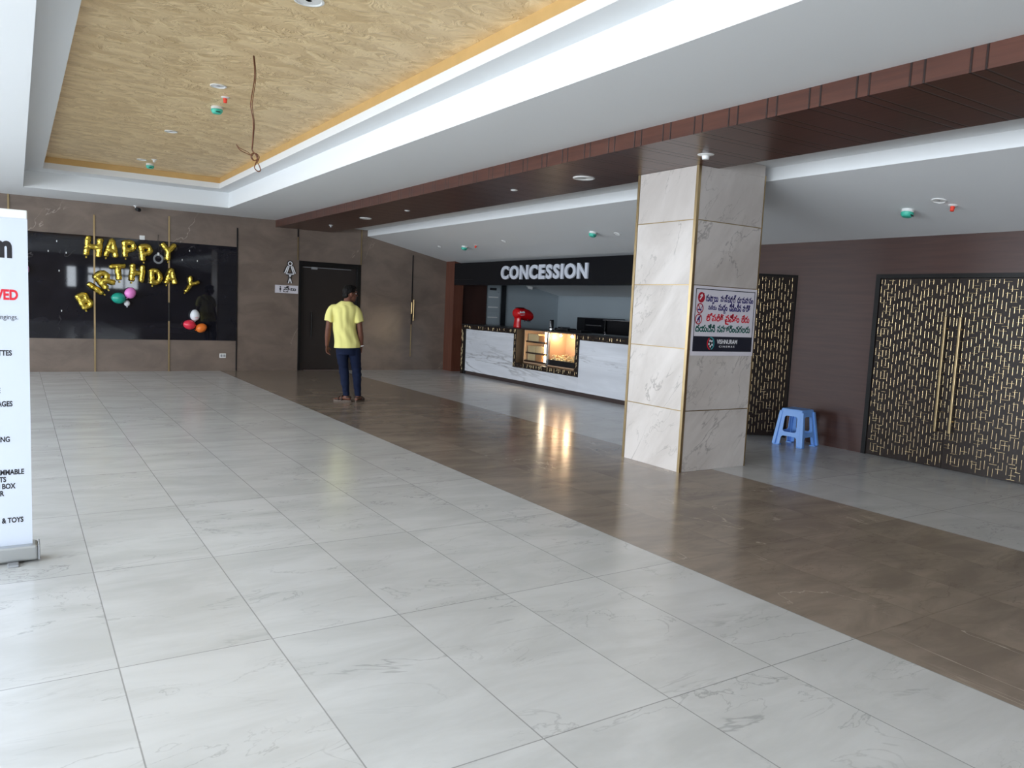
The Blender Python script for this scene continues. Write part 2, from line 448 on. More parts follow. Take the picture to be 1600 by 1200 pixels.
def rrect(x0, x1, y0, y1, r, n=5):
    out = []
    for cx, cy, a0 in ((x1-r, y0+r, -PI/2), (x1-r, y1-r, 0), (x0+r, y1-r, PI/2), (x0+r, y0+r, PI)):
        out += [(cx + r*math.cos(a0 + PI/2*i/n), cy + r*math.sin(a0 + PI/2*i/n)) for i in range(n+1)]
    return out

# ------------------------------------------------------------------ room shell
ZC = 3.02
YN = YR
struct('floor', MB().box(XF, 3.355, YN, YB, -0.1, 0), 'floor_white', 'pale grey marble tile floor')
struct('floor', MB().box(3.355, 5.765, YN, YB, -0.1, 0), 'floor_brown', 'brown marble tile strip in the floor')
struct('floor', MB().box(5.765, 11.4, YN, YB, -0.1, 0), 'floor_white', 'pale tile floor beside the brown strip')
struct('ground', MB().box(-40, XF, -40, 40, -0.3, -0.12), 'concrete', 'paving outside the glazed front')

OX0, OX1, OY0, OY1 = 0.115, 3.18, -1.6, 14.42     # tray opening
LX0, LX1, LY0, LY1 = 0.37, 2.935, -1.35, 13.98    # inner edge of its ledge
Z1, Z2, Z3 = 3.28, 3.37, 3.46
c = MB()
def flat(mb, x0, x1, y0, y1, z, mi=0): mb.box(x0, x1, y0, y1, z, z + 0.02, mi)
flat(c, XF, OX0, YN, YB, ZC); flat(c, OX1, 5.62, YN, YB, ZC)
flat(c, OX0, OX1, YN, OY0, ZC); flat(c, OX0, OX1, OY1, YB, ZC)
def rect_walls(mb, x0, x1, y0, y1, z0, z1, t=0.02, mi=0):
    mb.box(x0-t, x0, y0-t, y1+t, z0, z1, mi); mb.box(x1, x1+t, y0-t, y1+t, z0, z1, mi)
    mb.box(x0, x1, y0-t, y0, z0, z1, mi); mb.box(x0, x1, y1, y1+t, z0, z1, mi)
rect_walls(c, OX0, OX1, OY0, OY1, ZC + 0.02, Z1 + 0.02)
flat(c, OX0, LX0, OY0, OY1, Z1); flat(c, LX1, OX1, OY0, OY1, Z1)
flat(c, LX0, LX1, OY0, LY0, Z1); flat(c, LX0, LX1, LY1, OY1, Z1)
rect_walls(c, LX0, LX1, LY0, LY1, Z1 + 0.02, Z2)
struct('ceiling', c, 'white_paint', 'white stepped tray ceiling around the gold panel')
g = MB(); rect_walls(g, LX0, LX1, LY0, LY1, Z2, Z3)
struct('trim_1', g, 'gold_cornice', 'gold painted edge of the tray')
struct('ceiling', MB().box(LX0 - 0.02, LX1 + 0.02, LY0 - 0.02, LY1 + 0.02, Z3, Z3 + 0.03), 'gold_paint', 'gold trowelled ceiling panel')
struct('ceiling', MB().box(5.5, 6.385, YN, YB, 3.0, 3.02), 'white_paint', 'white cove strip beside the wooden beam')
SLP = 0.4/1.91
def zs(x): return 2.87 - SLP*(x - 6.36)
s = MB(); s.box(6.352, 6.3605, YN, YB, zs(6.36), 3.0)
XS = 6.36
s.add([(XS, YN, zs(XS)), (11.4, YN, zs(11.4)), (11.4, YB, zs(11.4)), (XS, YB, zs(XS)),
       (XS, YN, zs(XS)+.03), (11.4, YN, zs(11.4)+.03), (11.4, YB, zs(11.4)+.03), (XS, YB, zs(XS)+.03)],
      [(0, 3, 2, 1), (4, 5, 6, 7), (0, 1, 5, 4), (1, 2, 6, 5), (2, 3, 7, 6), (3, 0, 4, 7)])
struct('ceiling', s, 'white_paint', 'white ceiling sloping down to the right wall')
bm_ = struct('ceiling_beam', MB().box(4.395, 5.57, YN, YB - 0.001, 2.885, 3.0195), 'wood_beam', 'red brown wood panelled ceiling beam')

# back wall with the washroom door recess
DX0, DX1, DZ = 4.88, 6.22, 2.255
b = MB(); T = 0.2
b.box(XF, DX0, YB, YB+T, 0, 3.6); b.box(DX1, 8.6, YB, YB+T, 0, 3.6); b.box(DX0, DX1, YB, YB+T, DZ, 3.6)
struct('wall_back', b, 'wall_brown', 'brown marble clad back wall')
struct('washroom_light_block', MB().box(DX0-.3, DX1+.3, YB+.9, YB+1.0, -.1, 3).box(DX0-.3, DX0-.2, YB+.2, YB+.9, -.1, 3).box(DX1+.2, DX1+.3, YB+.2, YB+.9, -.1, 3).box(DX0-.2, DX1+.2, YB+.2, YB+.9, -.1, -.0005).box(DX0-.3, DX1+.3, YB+.2, YB+1, 3, 3.1), 'dark_void', 'unseen dark enclosure added behind the washroom door to block light')  # unseen box added to keep outside light from leaking under the door leaf
struct('wall_back_panel', MB().box(-1.32, 3.645, YB-0.012, YB, 0.595, 2.43), 'panel_black', 'polished black marble slab set in the back wall', bevel=0.002)
n_ = 1
def strip(x, segs, mat='brass', y=YB, w=0.028):
    global n_; n_ += 1
    mb = MB()
    for z0, z1, m in segs: mb.box(x-w/2, x+w/2, y-0.016, y-0.0002, z0, z1, m)
    return struct('trim_%d' % n_, mb, ['brass', 'black'], 'vertical brass strip on the back wall')
strip(-0.09, [(0, 3.02, 0)])
strip(1.185, [(0, 2.8, 0)]); strip(2.42, [(0, 0.95, 0), (0.95, 1.3, 1), (1.3, 2.9, 0)])
strip(3.655, [(0, 0.55, 1), (0.55, 2.8, 1)], w=0.022)
strip(4.85, [(2.26, 2.73, 0), (2.73, 2.9, 1)], w=0.02); strip(6.215, [(2.26, 3.0, 0)], w=0.02)
strip(7.43, [(0.3, 1.02, 0), (1.02, 2.15, 1), (2.15, 2.55, 1)], w=0.018)

# washroom door
d = MB(); fw = 0.06
d.box(DX0, DX0+fw, YB-0.012, YB+0.14, 0, DZ); d.box(DX1-fw-0.02, DX1, YB-0.012, YB+0.14, 0, DZ); d.box(DX0+fw, DX1-fw-0.02, YB-0.012, YB+0.14, DZ-0.09, DZ)
door = struct('door_1', d, 'door_frame', 'dark washroom door in a black frame', bevel=0.003)
obj('door_leaf', MB().box(DX0+fw, DX1-fw-0.02, YB+0.08, YB+0.12, 0.003, DZ-0.09), 'door_leaf', door)
o = obj('door_closer', MB().box(DX0+0.28, DX0+0.4, YB+0.03, YB+0.08, DZ-0.155, DZ-0.11).box(DX0+0.1, DX1-0.2, YB+0.05, YB+0.065, DZ-0.125, DZ-0.115), 'grey_plastic', door)
obj('pull_handle', MB().tube([(DX0+0.3, YB+0.045, 0.7), (DX0+0.3, YB+0.045, 1.22)], 0.014).tube([(DX0+0.3, YB+0.045, 0.78), (DX0+0.3, YB+0.08, 0.78)], 0.008).tube([(DX0+0.3, YB+0.045, 1.14), (DX0+0.3, YB+0.08, 1.14)], 0.008), 'door_frame', door, smooth='auto')
obj('threshold', MB().box(DX0+fw+0.1, DX1-fw-0.3, YB+0.0, YB+0.078, 0.0, 0.02), 'plinth', door, bevel=0.003)

# right wall
XW = 8.27
RY0, RY1 = 3.40, 5.25      # closed double door
LYA, LYB = 6.33, 8.13      # doorway with one leaf open
CY0, CY1 = 8.55, 15.40     # concession opening
r = MB()
r.box(XW, XW+0.2, YN, RY0, 0, 2.47); r.box(XW, XW+0.2, RY1, LYA, 0, 2.47); r.box(XW, XW+0.2, LYB, CY0, 0, 2.47)
r.box(XW, XW+0.2, RY0, RY1, 2.065, 2.47); r.box(XW, XW+0.2, LYA, LYB, 2.065, 2.47)
struct('wall_right', r, 'wood_wall', 'walnut brown laminate wall on the right')
struct('wall_right_pilaster', MB().box(XW, XW+0.24, CY1, YB, 0, 2.47), 'wood_pil', 'narrow red brown wood pilaster at the corner')
v = MB(); v.box(10.2, 10.3, LYA-.3, LYB+.3, 0, 2.3); v.box(XW+.2, 10.2, LYA-.3, LYA-.2, 0, 2.3); v.box(XW+.2, 10.2, LYB+.2, LYB+.3, 0, 2.3)
v.box(XW+.2, XW+1.2, RY0-.3, RY0-.2, 0, 2.3); v.box(XW+.2, XW+1.2, RY1+.2, RY1+.3, 0, 2.3); v.box(XW+1.2, XW+1.3, RY0-.3, RY1+.3, 0, 2.3)  # unseen enclosure added behind the closed double door against light leaks
struct('wall_auditorium_light_block', v, 'dark_void', 'dark wall inside the auditorium doorway and added light block behind the closed door')

# gold inlay pattern: short raised strokes on the lattice
def inlay(mb, w, h, px=0.042, L=0.088, r=0.0024, seed=1, margin=0.012, hgap=1.0):
    """strokes on the plane u in [0,w], v in [0,h]; normal is +n. Returns list of (u0,v0,u1,v1)."""
    rnd = random.Random(seed); out = []
    nu = int(w/px); nv = int(h/px)
    for i in range(nu+1):
        k = rnd.random()*L
        vv = margin + k
        while vv < h - margin - 0.03:
            ln = L*rnd.choice((0.7, 0.9, 1.0, 1.1))
            u = margin + i*px + rnd.uniform(-0.004, 0.004)
            if margin < u < w - margin: out.append((u, vv, u, min(vv + ln, h - margin)))
            vv += ln + rnd.choice((0.028, 0.04, 0.055))
    for j in range(nv+1):
        k = rnd.random()*L*2
        uu = margin + k - 0.05
        while uu < w - margin - 0.02:
            ln = L*rnd.choice((0.55, 0.7, 0.85))
            vq = margin + j*px + rnd.uniform(-0.012, 0.012)
            a, b2 = max(uu, margin), min(uu + ln, w - margin)
            if margin < vq < h - margin and b2 - a > 0.025: out.append((a, vq, b2, vq))
            uu += ln + rnd.choice((0.08, 0.12, 0.18))*hgap
    return out
def strokes(mb, segs, fr, r=0.0024, lift=0.0012, mi=1):
    O, U, V, N = [Vector(k) for k in fr]
    for a, b_, c_, d_ in segs:
        p0 = O + U*a + V*b_; p1 = O + U*c_ + V*d_; t = (p1-p0).normalized(); s_ = N.cross(t)
        vs = []
        for p in (p0, p1):
            for ang in (-1.35, -0.72, 0, 0.72, 1.35): vs.append(p + s_*(r*math.sin(ang)) + N*(r*0.55*math.cos(ang) + lift - 0.001))
        mb.add(vs, [(i, i+1, i+6, i+5) for i in range(4)] + [(0, 5, 9, 4)][:0], mi)
def leaf_mesh(name, w, h, seed, hgap=1.0):
    """door leaf in local coords: u=+X (0..w), v=+Z, front normal -Y, thickness 0.045 to +Y"""
    mb = MB().box(0, w, 0, 0.045, 0, h)
    strokes(mb, inlay(mb, w, h, seed=seed, hgap=hgap), ((0, 0, 0), (1, 0, 0), (0, 0, 1), (0, -1, 0)))
    me = mb.mesh(name, ['leaf_brown', 'gold_inlay'])
    for p in me.polygons:
        if p.material_index == 1: p.use_smooth = True
    return me
# wall-plane frame for the right wall: local X -> -Y world (rot -90 deg), front -Y local -> -X world
def wall_rot(): return (0, 0, -PI/2)
fwid = 0.052
f2 = MB(); f2.box(XW-0.012, XW+0.12, RY1-fwid, RY1, 0, 2.065); f2.box(XW-0.012, XW+0.12, RY0, RY0+fwid, 0, 2.065); f2.box(XW-0.012, XW+0.12, RY0+fwid, RY1-fwid, 2.065-0.045, 2.065)
dr = struct('door_2', f2, 'door_frame', 'closed double door with gold inlay strokes')
LW = (RY1 - RY0 - 2*fwid)/2 - 0.004
for i, y in enumerate((RY1 - fwid - 0.002, RY1 - fwid - LW - 0.006)):
    lf = link('door_leaf', leaf_mesh('door_leaf', LW, 2.01, 11 + i, (3.2, 1.5)[i]), dr, loc=(XW + 0.004, y, 0.005), rot=wall_rot())
    u = LW - 0.075 if i == 0 else 0.075
    h = MB().box(u-0.011, u+0.011, -0.062, -0.04, 0.385, 1.605).box(u-0.008, u+0.008, -0.04, -0.0001, 0.5, 0.52).box(u-0.008, u+0.008, -0.04, -0.0001, 1.47, 1.49)
    obj('pull_handle', h, 'brass', lf, bevel=0.003)
f3 = MB(); f3.box(XW-0.012, XW+0.12, LYB-fwid, LYB, 0, 2.065); f3.box(XW-0.012, XW+0.12, LYA-0.001, LYA+fwid*0.5, 0, 2.065); f3.box(XW-0.012, XW+0.12, LYA+fwid*.5, LYB-fwid, 2.065-0.045, 2.065)
dr3 = struct('door_3', f3, 'door_frame', 'second inlaid double door with its near leaf swung open')
lf = link('door_leaf', leaf_mesh('door_leaf', 0.85, 2.0, 21), dr3, loc=(XW - 0.03, LYB - fwid, 0.02), rot=wall_rot())
# open leaf: hinge at its right edge beside LYA, swung out into the lobby
ang = math.atan2(-0.26, 0.445)
L3 = 0.86
ux, uy = math.cos(ang), math.sin(ang)
hx_, hy_ = XW - 0.012, LYA - 0.01
lf = link('door_leaf', leaf_mesh('door_leaf', L3, 2.02, 31, 4.5), dr3, loc=(hx_ - ux*L3, hy_ - uy*L3, 0.02), rot=(0, 0, ang))
obj('edge_frame', MB().box(L3-0.0, L3+0.05, -0.004, 0.05, -0.02, 2.045).box(0, L3, -0.004, 0.05, 2.02, 2.045), 'door_frame', lf)

# glazed front on the left and wall behind the camera
wn = 0
lw_ = MB().box(XF-0.25, XF, 11.2, 13.3, 0, 3.4)
struct('wall_left', lw_, 'wall_brown', 'solid brown pier between the window bays on the left')
for y0, y1 in [(YN + 1.72*k, YN + 1.72*(k+1)) for k in range(11)] + [(9.92, 11.2), (13.3, 14.55), (14.55, YB)]:
    wn += 1
    m = MB(); m.box(XF-0.06, XF, y0, y0+0.07, 0, ZC); m.box(XF-0.06, XF, y0+.07, y1, 0, 0.1); m.box(XF-0.06, XF, y0+.07, y1, ZC-0.12, ZC); m.box(XF-0.05, XF-0.01, y0+.07, y1, 2.3, 2.35)
    w_ = struct('window_%d' % wn, m, 'alu', 'floor to ceiling window bay of the glazed front')
    obj('glass_pane', MB().box(XF-0.035, XF-0.027, y0+.07, y1, .1, ZC-.12), 'glass', w_)
rw = MB()
WX0, WX1, WZ0, WZ1 = 1.9, 4.9, 1.5, 2.5
rw.box(XF, WX0, YN-0.2, YN, 0, 3.4); rw.box(WX1, 8.5, YN-0.2, YN, 0, 3.4); rw.box(WX0, WX1, YN-0.2, YN, 0, WZ0); rw.box(WX0, WX1, YN-0.2, YN, WZ1, 3.4)
struct('wall_front', rw, 'wall_brown', 'brown marble wall behind the viewer')
m = MB()
m.box(WX0+.4, WX0+.9, YN-0.1, YN-0.04, WZ0, WZ1)
for x in (WX0, WX0+1.35, WX0+1.85, WX0+2.35, WX1-0.05): m.box(x, x+0.06, YN-0.1, YN-0.04, WZ0, WZ1)
m.box(WX0+.9, WX1, YN-0.1, YN-0.04, 2.1, 2.2)
m.box(WX0, WX1, YN-0.1, YN-0.04, WZ0, WZ0+.05); m.box(WX0, WX1, YN-0.1, YN-0.04, WZ1-.05, WZ1)
w_ = struct('window_15', m, 'door_frame', 'transom window behind the viewer')
obj('glass_pane', MB().box(WX0, WX1, YN-0.075, YN-0.068, WZ0+.05, WZ1-.05), 'glass', w_)

# ------------------------------------------------------------------ marble column
CX0, CX1, CYA, CYB = 5.315, 6.235, 5.225, 6.05
col = thing('marble_column', 'square column clad in grey veined marble with brass strips', 'column', ((CX0+CX1)/2, (CYA+CYB)/2, 0))
ox, oy = (CX0+CX1)/2, (CYA+CYB)/2
obj('core', MB().box(CX0+.012-ox, CX1-.012-ox, CYA+.012-oy, CYB-.012-oy, 0, 2.998), 'black', col)
zz = [0.0, 0.592, 1.185, 1.788, 2.392, 2.884]
for i in range(5):
    z0, z1 = zz[i] + (0.004 if i else 0), zz[i+1] - 0.004
    zf = z1 if i < 4 else 2.884
    obj('marble_panel', MB().box(CX0-ox, CX0+.014-ox, CYA+.03-oy, CYB-.03-oy, z0, zf), 'column', col, bevel=0.002)
    obj('marble_panel', MB().box(CX1-.014-ox, CX1-ox, CYA+.03-oy, CYB-.03-oy, z0, zf if i < 4 else 2.998), 'column', col, bevel=0.002)
    fr_ = MB().box(CX0+.03-ox, CX1-oy*0-.012-ox, CYA-oy, CYA+.014-oy, z0, zf)
    if i == 4: fr_.box(5.58-ox, CX1-.012-ox, CYA-oy, CYA+.014-oy, zf, 2.998)
    obj('marble_panel', fr_, 'column', col, bevel=0.002)
    obj('marble_panel', MB().box(CX0+.03-ox, CX1-.03-ox, CYB-.014-oy, CYB-oy, z0, zf), 'column', col, bevel=0.002)
for z in zz[1:5]:
    obj('brass_strip', MB().box(CX0+.002-ox, CX0+.016-ox, CYA+.03-oy, CYB-.03-oy, z-.004, z+.004).box(CX0+.03-ox, CX1-.012-ox, CYA+.002-oy, CYA+.016-oy, z-.004, z+.004), 'brass', col)
obj('brass_strip', MB().box(CX0-.004-ox, CX0+.028-ox, CYA-.004-oy, CYA+.028-oy, 0, 2.884), 'brass', col)
obj('brass_strip', MB().box(CX0-.004-ox, CX0+.028-ox, CYB-.028-oy, CYB+.004-oy, 0, 2.884), 'brass', col)
obj('brass_strip', MB().box(CX1-.012-ox, CX1+.002-ox, CYA-.003-oy, CYA+.028-oy, 0, 2.9), 'brass', col)

# poster on the column (front face, normal -Y)
PX0, PX1, PZ0, PZ1 = 5.352, 6.222, 1.125, 1.785
ps = obj('poster', MB().box(PX0, PX1, CYA-.007, CYA-.0045, PZ0, PZ1), 'poster_white')
tag(ps, 'white notice poster with coloured regional script stuck on the marble column', 'poster')
fr = ((5.375, CYA-.0072, 1.165), (1, 0, 0), (0, 0, 1), (0, -1, 0))
PW, PH = 0.825, 0.595
bd = MB()
for q in ([(0, 0), (PW, 0), (PW, .008), (0, .008)], [(0, PH-.008), (PW, PH-.008), (PW, PH), (0, PH)], [(0, .008), (.008, .008), (.008, PH-.008), (0, PH-.008)], [(PW-.008, .008), (PW, .008), (PW, PH-.008), (PW-.008, PH-.008)]):
    loops_mb(bd, [q], None, .0006, fr)
obj('border', bd, 'poster_dark', ps)
obj('dark_band', loops_mb(MB(), [[(.008, .008), (PW-.008, .008), (PW-.008, .145), (.008, .145)]], None, .0006, fr), 'poster_dark', ps)
fr = ((5.375, CYA-.0080, 1.165), (1, 0, 0), (0, 0, 1), (0, -1, 0))
def tel(name, words, mat, bold):
    mb = MB()
    for s_, bx in words: text(mb, s_, bx, .0005, fr, bold)
    return obj(name, mb, mat, ps)
TB = 0.034
tel('text_line', [('గుటాలు,', (.135, .31, .47, .545)), ('క', (.222, .256, .445, .48)), ('పాన్', (.335, .435, .478, .55)), ('పరాగ్', (.435, .55, .473, .553)), ("ధూమపానం", (.57, .80, .468, .54))], 'ink_navy', TB)
tel('text_line', [('మరియు', (.175, .29, .40, .445)), ('మదం', (.31, .44, .395, .46)), ('య', (.385, .415, .368, .402)), ('సేవించిన', (.465, .635, .39, .475)), ('వారికి', (.655, .765, .395, .465))], 'ink_navy', TB)
tel('text_line', [('లోపలికి', (.155, .395, .29, .37)), ('పవేశం', (.42, .62, .285, .37)), ('లేదు', (.645, .765, .285, .365))], 'ink_red', 0.036)
hk = loops_mb(MB(), [[(.412, .313), (.421, .266), (.47, .26), (.47, .273), (.434, .279), (.427, .313)]], None, .0005, fr); obj('text_stroke', hk, 'ink_red', ps)
tel('text_line', [('దయచేసి', (.02, .29, .185, .265)), ('సహకరించగలరు', (.315, .785, .185, .26))], 'ink_green', TB)
for k, (cy) in enumerate((.512, .408, .305)):
    ic = MB()
    for l in (ringl(.075 - .01*k, cy, .046, .010, .05),): loops_mb(ic, l, None, .0005, fr)
    loops_mb(ic, [bar((.045-.01*k, cy-.04), (.108-.01*k, cy+.04), .01) if k != 1 else bar((.045-.01*k, cy+.04), (.1-.01*k, cy-.04), .01)], None, .0005, fr)
    if k == 0: loops_mb(ic, [circle(.075, cy, .037, 20, .041)], None, .0003, fr)
    obj('prohibition_icon', ic, 'ink_darkred', ps)
    gl = MB()
    fr2 = ((5.375, CYA-.0086, 1.165), (1, 0, 0), (0, 0, 1), (0, -1, 0))
    if k == 0: loops_mb(gl, [bar((.055, cy-.02), (.09, cy+.02), .012), bar((.06, cy+.012), (.085, cy+.03), .012)], None, .0004, fr2)
    if k == 1: loops_mb(gl, [bar((.035, cy-.012), (.085, cy-.012), .014), bar((.085, cy+.0), (.095, cy+.03), .006)], None, .0004, fr2)
    if k == 2: loops_mb(gl, [bar((.04, cy-.01), (.06, cy+.02), .013), bar((.066, cy-.03), (.064, cy+.03), .012)], None, .0004, fr2)
    obj('pictogram', gl, 'ink_navy' if k else 'poster_white', ps)
lg = MB(); loops_mb(lg, [circle(.24, .078, .036, 24, .046)], None, .0005, fr); lo = obj('reel_logo', lg, 'ink_black', ps)
fr2 = ((5.375, CYA-.0086, 1.165), (1, 0, 0), (0, 0, 1), (0, -1, 0))
a1 = MB(); rr_ = ringl(.24, .078, .047, .010, .06)
def arc(cx, cy, rx, ry, a0, a1_, w, n=14):
    o_ = [(cx + rx*math.cos(a0+(a1_-a0)*i/n), cy + ry*math.sin(a0+(a1_-a0)*i/n)) for i in range(n+1)]
    return o_ + [(cx + (rx-w)*math.cos(a1_-(a1_-a0)*i/n), cy + (ry-w)*math.sin(a1_-(a1_-a0)*i/n)) for i in range(n+1)]
obj('logo_arc', loops_mb(MB(), [arc(.24, .078, .05, .062, -PI/2+.2, PI/2+.2, .011)], None, .0004, fr2), 'ink_teal', ps)
obj('logo_arc', loops_mb(MB(), [arc(.24, .078, .05, .062, PI/2+.5, 3*PI/2-.1, .011)], None, .0004, fr2), 'ink_red', ps)
dots = MB()
for k in range(5):
    a_ = PI/2 + .5 + k*2*PI/5; loops_mb(dots, [circle(.24 + .022*math.cos(a_), .078 + .029*math.sin(a_), .0095, 14, .012)], None, .0004, fr2)
obj('logo_dots', dots, 'ink_white', ps)
obj('logo_text', text(text(MB(), 'VISHNURAM', (.325, .61, .075, .118), .0005, fr, .018), 'C I N E M A S', (.36, .575, .04, .058), .0005, fr, .01), 'ink_white', ps)

# ------------------------------------------------------------------ concession
ENDY, BX = 15.55, 11.28
sb = obj('signboard', MB().box(XW, XW+0.22, CY0, CY1, 1.943, zs(XW+0.22)-0.004), 'black_gloss')
tag(sb, 'long black signboard above the snack counter with raised pale CONCESSION letters', 'sign')
seam = MB(); seam.box(XW-.003, XW, 14.55, CY1, 2.06, 2.066)
obj('seam', seam, 'black', sb)
word = 'CONCESSION'; lw = (13.38-10.56)
L0 = [text_loops(ch, .045) for ch in word]
wid = [max(p[0] for l in q for p in l) - min(p[0] for l in q for p in l) for q in L0]
gap = 0.09; tot = sum(wid) + gap*9; u = 0
for ch, q, w_ in zip(word, L0, wid):
    a_, b_ = u/tot*lw, (u+w_)/tot*lw; u += w_ + gap
    obj('letter', loops_mb(MB(), q, (a_, b_, 0, .27), .03, ((XW-.0002, 13.38, 2.052), (0, -1, 0), (0, 0, 1), (-1, 0, 0))), 'letter', sb, bevel=0.002)

# interior walls (concession)
iw = MB(); iw.box(XW+.24, 9.21, ENDY, YB, 0, 2.45); iw.box(9.61, BX, ENDY, YB, 0, 2.45); iw.box(9.21, 9.61, ENDY, YB, 2.05, 2.45); iw.box(9.15, 9.7, YB+.3, YB+.4, 0, 2.45); iw.box(9.15, 9.21, YB, YB+.3, 0, 2.45); iw.box(9.61, 9.7, YB, YB+.3, 0, 2.45); iw.box(BX, BX+.1, CY0-.3, YB, 0, 2.2); iw.box(XW+.2, BX, CY0-.4, CY0-.3, 0, 2.45)
struct('wall_concession', iw, 'grey_wall', 'grey painted wall inside the concession')
d = struct('door_4', MB().box(XW+.245, 9.2, ENDY-.035, ENDY, 0.0, 2.2), 'wood_door', 'dark brown store door behind the counter')
obj('flush_handle', MB().box(8.485, 8.545, ENDY-.045, ENDY-.034, 1.31, 1.46), 'chrome', d, bevel=.003)
obj('handle_recess', MB().box(8.503, 8.527, ENDY-.047, ENDY-.0445, 1.335, 1.435), 'black', d)
struct('trim_20', MB().box(9.615, 9.73, ENDY-.04, ENDY, 0, 2.2), 'black', 'black post beside the grey cabinet')
cb = thing('cabinet', 'tall grey cabinet with four horizontal handle bars behind the snack counter', 'cabinet', (9.41, 15.75, 0))
obj('body', MB().box(-.185, .185, -.2, .19, 0, 2.0), 'grey_wall', cb, bevel=.006)
for z in (1.72, 1.485, 1.25, 1.0):
    obj('drawer', MB().box(-.178, .178, -.208, -.2005, z-.11, z+.11), 'grey_wall', cb, bevel=.003)
    obj('handle', MB().box(-.15, .11, -.232, -.2085, z-.012, z+.012), 'white_plastic', cb, bevel=.004)
obj('nameplate', MB().box(-.11, .07, -.206, -.2005, 1.88, 1.935), 'black_plastic', cb)
obj('lock', MB().lathe([(.012, -.207), (.012, -.2005)], (.13, 0, 1.83), axis='Y', seg=14), 'black_plastic', cb)

FX = 8.30   # counter face
ct = thing('snack_counter', 'long white marble snack counter with gold stroke border below the black signboard', 'counter', (FX, 11.8, 0))
def Y_(y): return y - 11.8
KY0, KY1 = 8.62, 15.0
cut0, cut1 = 10.74, 12.87
pb = 0.985   # border band bottom
w1 = MB(); w1.box(0.0, .05, Y_(cut1), Y_(KY1-.19), .075, pb)
obj('front_panel', w1, 'counter_white', ct, bevel=.002)
w2 = MB().box(0.0, .05, Y_(cut0), Y_(cut1)-.001, .075, .33)
obj('front_panel', w2, 'counter_white', ct, bevel=.002)
w3 = MB().box(0.0, .05, Y_(KY0), Y_(cut0)-.001, .075, pb)
obj('front_panel', w3, 'counter_white', ct, bevel=.002)
obj('plinth', MB().box(.02, .55, Y_(KY0), Y_(KY1-.02), 0, .075), 'plinth', ct)
obj('side_panel', MB().box(.05, .6, Y_(KY1-.04), Y_(KY1), .0, 1.07), 'black', ct)
obj('body', MB().box(.05, .6, Y_(cut1+.05), Y_(KY1-.04), .075, 1.07).box(.05, .6, Y_(KY0), Y_(cut0-.05), .075, 1.07).box(.05, .6, Y_(cut0-.05), Y_(cut1+.05), .075, .33), 'black', ct)
wt = MB(); wt.box(-.012, .66, Y_(KY0), Y_(cut0-.0), 1.072, 1.097); wt.box(-.012, .66, Y_(cut1), Y_(KY1+.01), 1.072, 1.097); wt.box(-.012, .66, Y_(cut0), Y_(cut1), 1.085, 1.097)
obj('worktop', wt, 'black', ct, bevel=.003)
def band(name, y0, y1, z0, z1, seed, depth=.055, x=-.006):
    mb = MB().box(x, depth, Y_(y0), Y_(y1), z0, z1)
    sg = inlay(mb, y1-y0, z1-z0, px=.045, L=.085, seed=seed, margin=.008)
    strokes(mb, sg, ((x, Y_(y1), z0), (0, -1, 0), (0, 0, 1), (-1, 0, 0)), r=.004)
    o_ = obj(name, mb, ['leaf_brown', 'gold_inlay'], ct); return o_
band('border_band', cut1, KY1, pb+.001, 1.071, 1)
band('border_band', KY0, cut0, pb+.001, 1.071, 2)
band('border_band', KY1-.09, KY1, .0, pb, 3)
obj('border_gap', MB().box(.004, .05, Y_(KY1-.19), Y_(KY1-.091), .0, pb), 'black', ct)
band('display_border', cut1-.1, cut1, .33, 1.084, 4, .2)
band('display_border', cut0, cut1-.1, .331, .425, 5, .2)
band('display_border', cut0+.02, cut0+.12, .426, 1.084, 6, .2)
obj('border_gap', MB().box(-.008, .2, Y_(cut0), Y_(cut0+.0199), .33, 1.084), 'black', ct)

# display case inside the counter front
dc = thing('display_case', 'lit glass food display case built into the front of the snack counter', 'display case', (8.48, 11.8, .426))
def ZD(z): return z - .426
a0, a1 = cut0+.12, cut1-.1
case = MB(); D_ = .42
case.box(D_, D_+.02, Y_(a0), Y_(a1), 0, .655); case.box(0.0, D_, Y_(a1)-.02, Y_(a1), 0, .655); case.box(0, D_, Y_(a0), Y_(a0)+.02, 0, .655)
case.box(0, D_, Y_(a0)+.02, Y_(a1)-.02, .635, .655); case.box(0, D_, Y_(a0)+.02, Y_(a1)-.02, 0, .02)
obj('case_lining', case, 'case_orange', dc)
obj('base_strip', MB().box(.001, .1, Y_(11.97), Y_(a1)-.021, .021, .055), 'shelf_dark', dc)
obj('popcorn_tray', MB().box(.002, .4, Y_(a0)+.021, Y_(11.915), .021, .125), 'black', dc)
obj('mullion', MB().box(-.02, .03, Y_(11.92), Y_(11.97), -.02, .634), 'chrome', dc, bevel=.003)
obj('divider', MB().box(.031, D_-.001, Y_(11.935), Y_(11.955), .021, .634), 'case_orange', dc)
for z in (.86, .64):
    obj('shelf', MB().box(.03, .40, Y_(12.09), Y_(a1)-.03, ZD(z)-.03, ZD(z)), 'shelf_dark', dc, bevel=.002)
obj('glass_pane', MB().box(-.004, .002, Y_(11.97), Y_(a1)-.02, .02, .634), 'glass', dc)
obj('glass_pane', MB().box(-.004, .002, Y_(a0)+.02, Y_(11.92), .127, .634), 'glass', dc)
for z0, z1 in ((.05, .175), (.225, .395), (.445, .63)):
    obj('light_strip', MB().box(.02, .035, Y_(12.04), Y_(12.085), z0, z1), 'led', dc)
obj('bulb', MB().sphere((.2, Y_(11.46), .585), .024), 'bulb', dc, smooth=True)
obj('bulb', MB().sphere((.2, Y_(11.82), .585), .02), 'bulb', dc, smooth=True)
obj('bulb_socket', MB().lathe([(.022, .605), (.022, .635)], (.2, Y_(11.46), 0), seg=14), 'chrome', dc, smooth='auto')
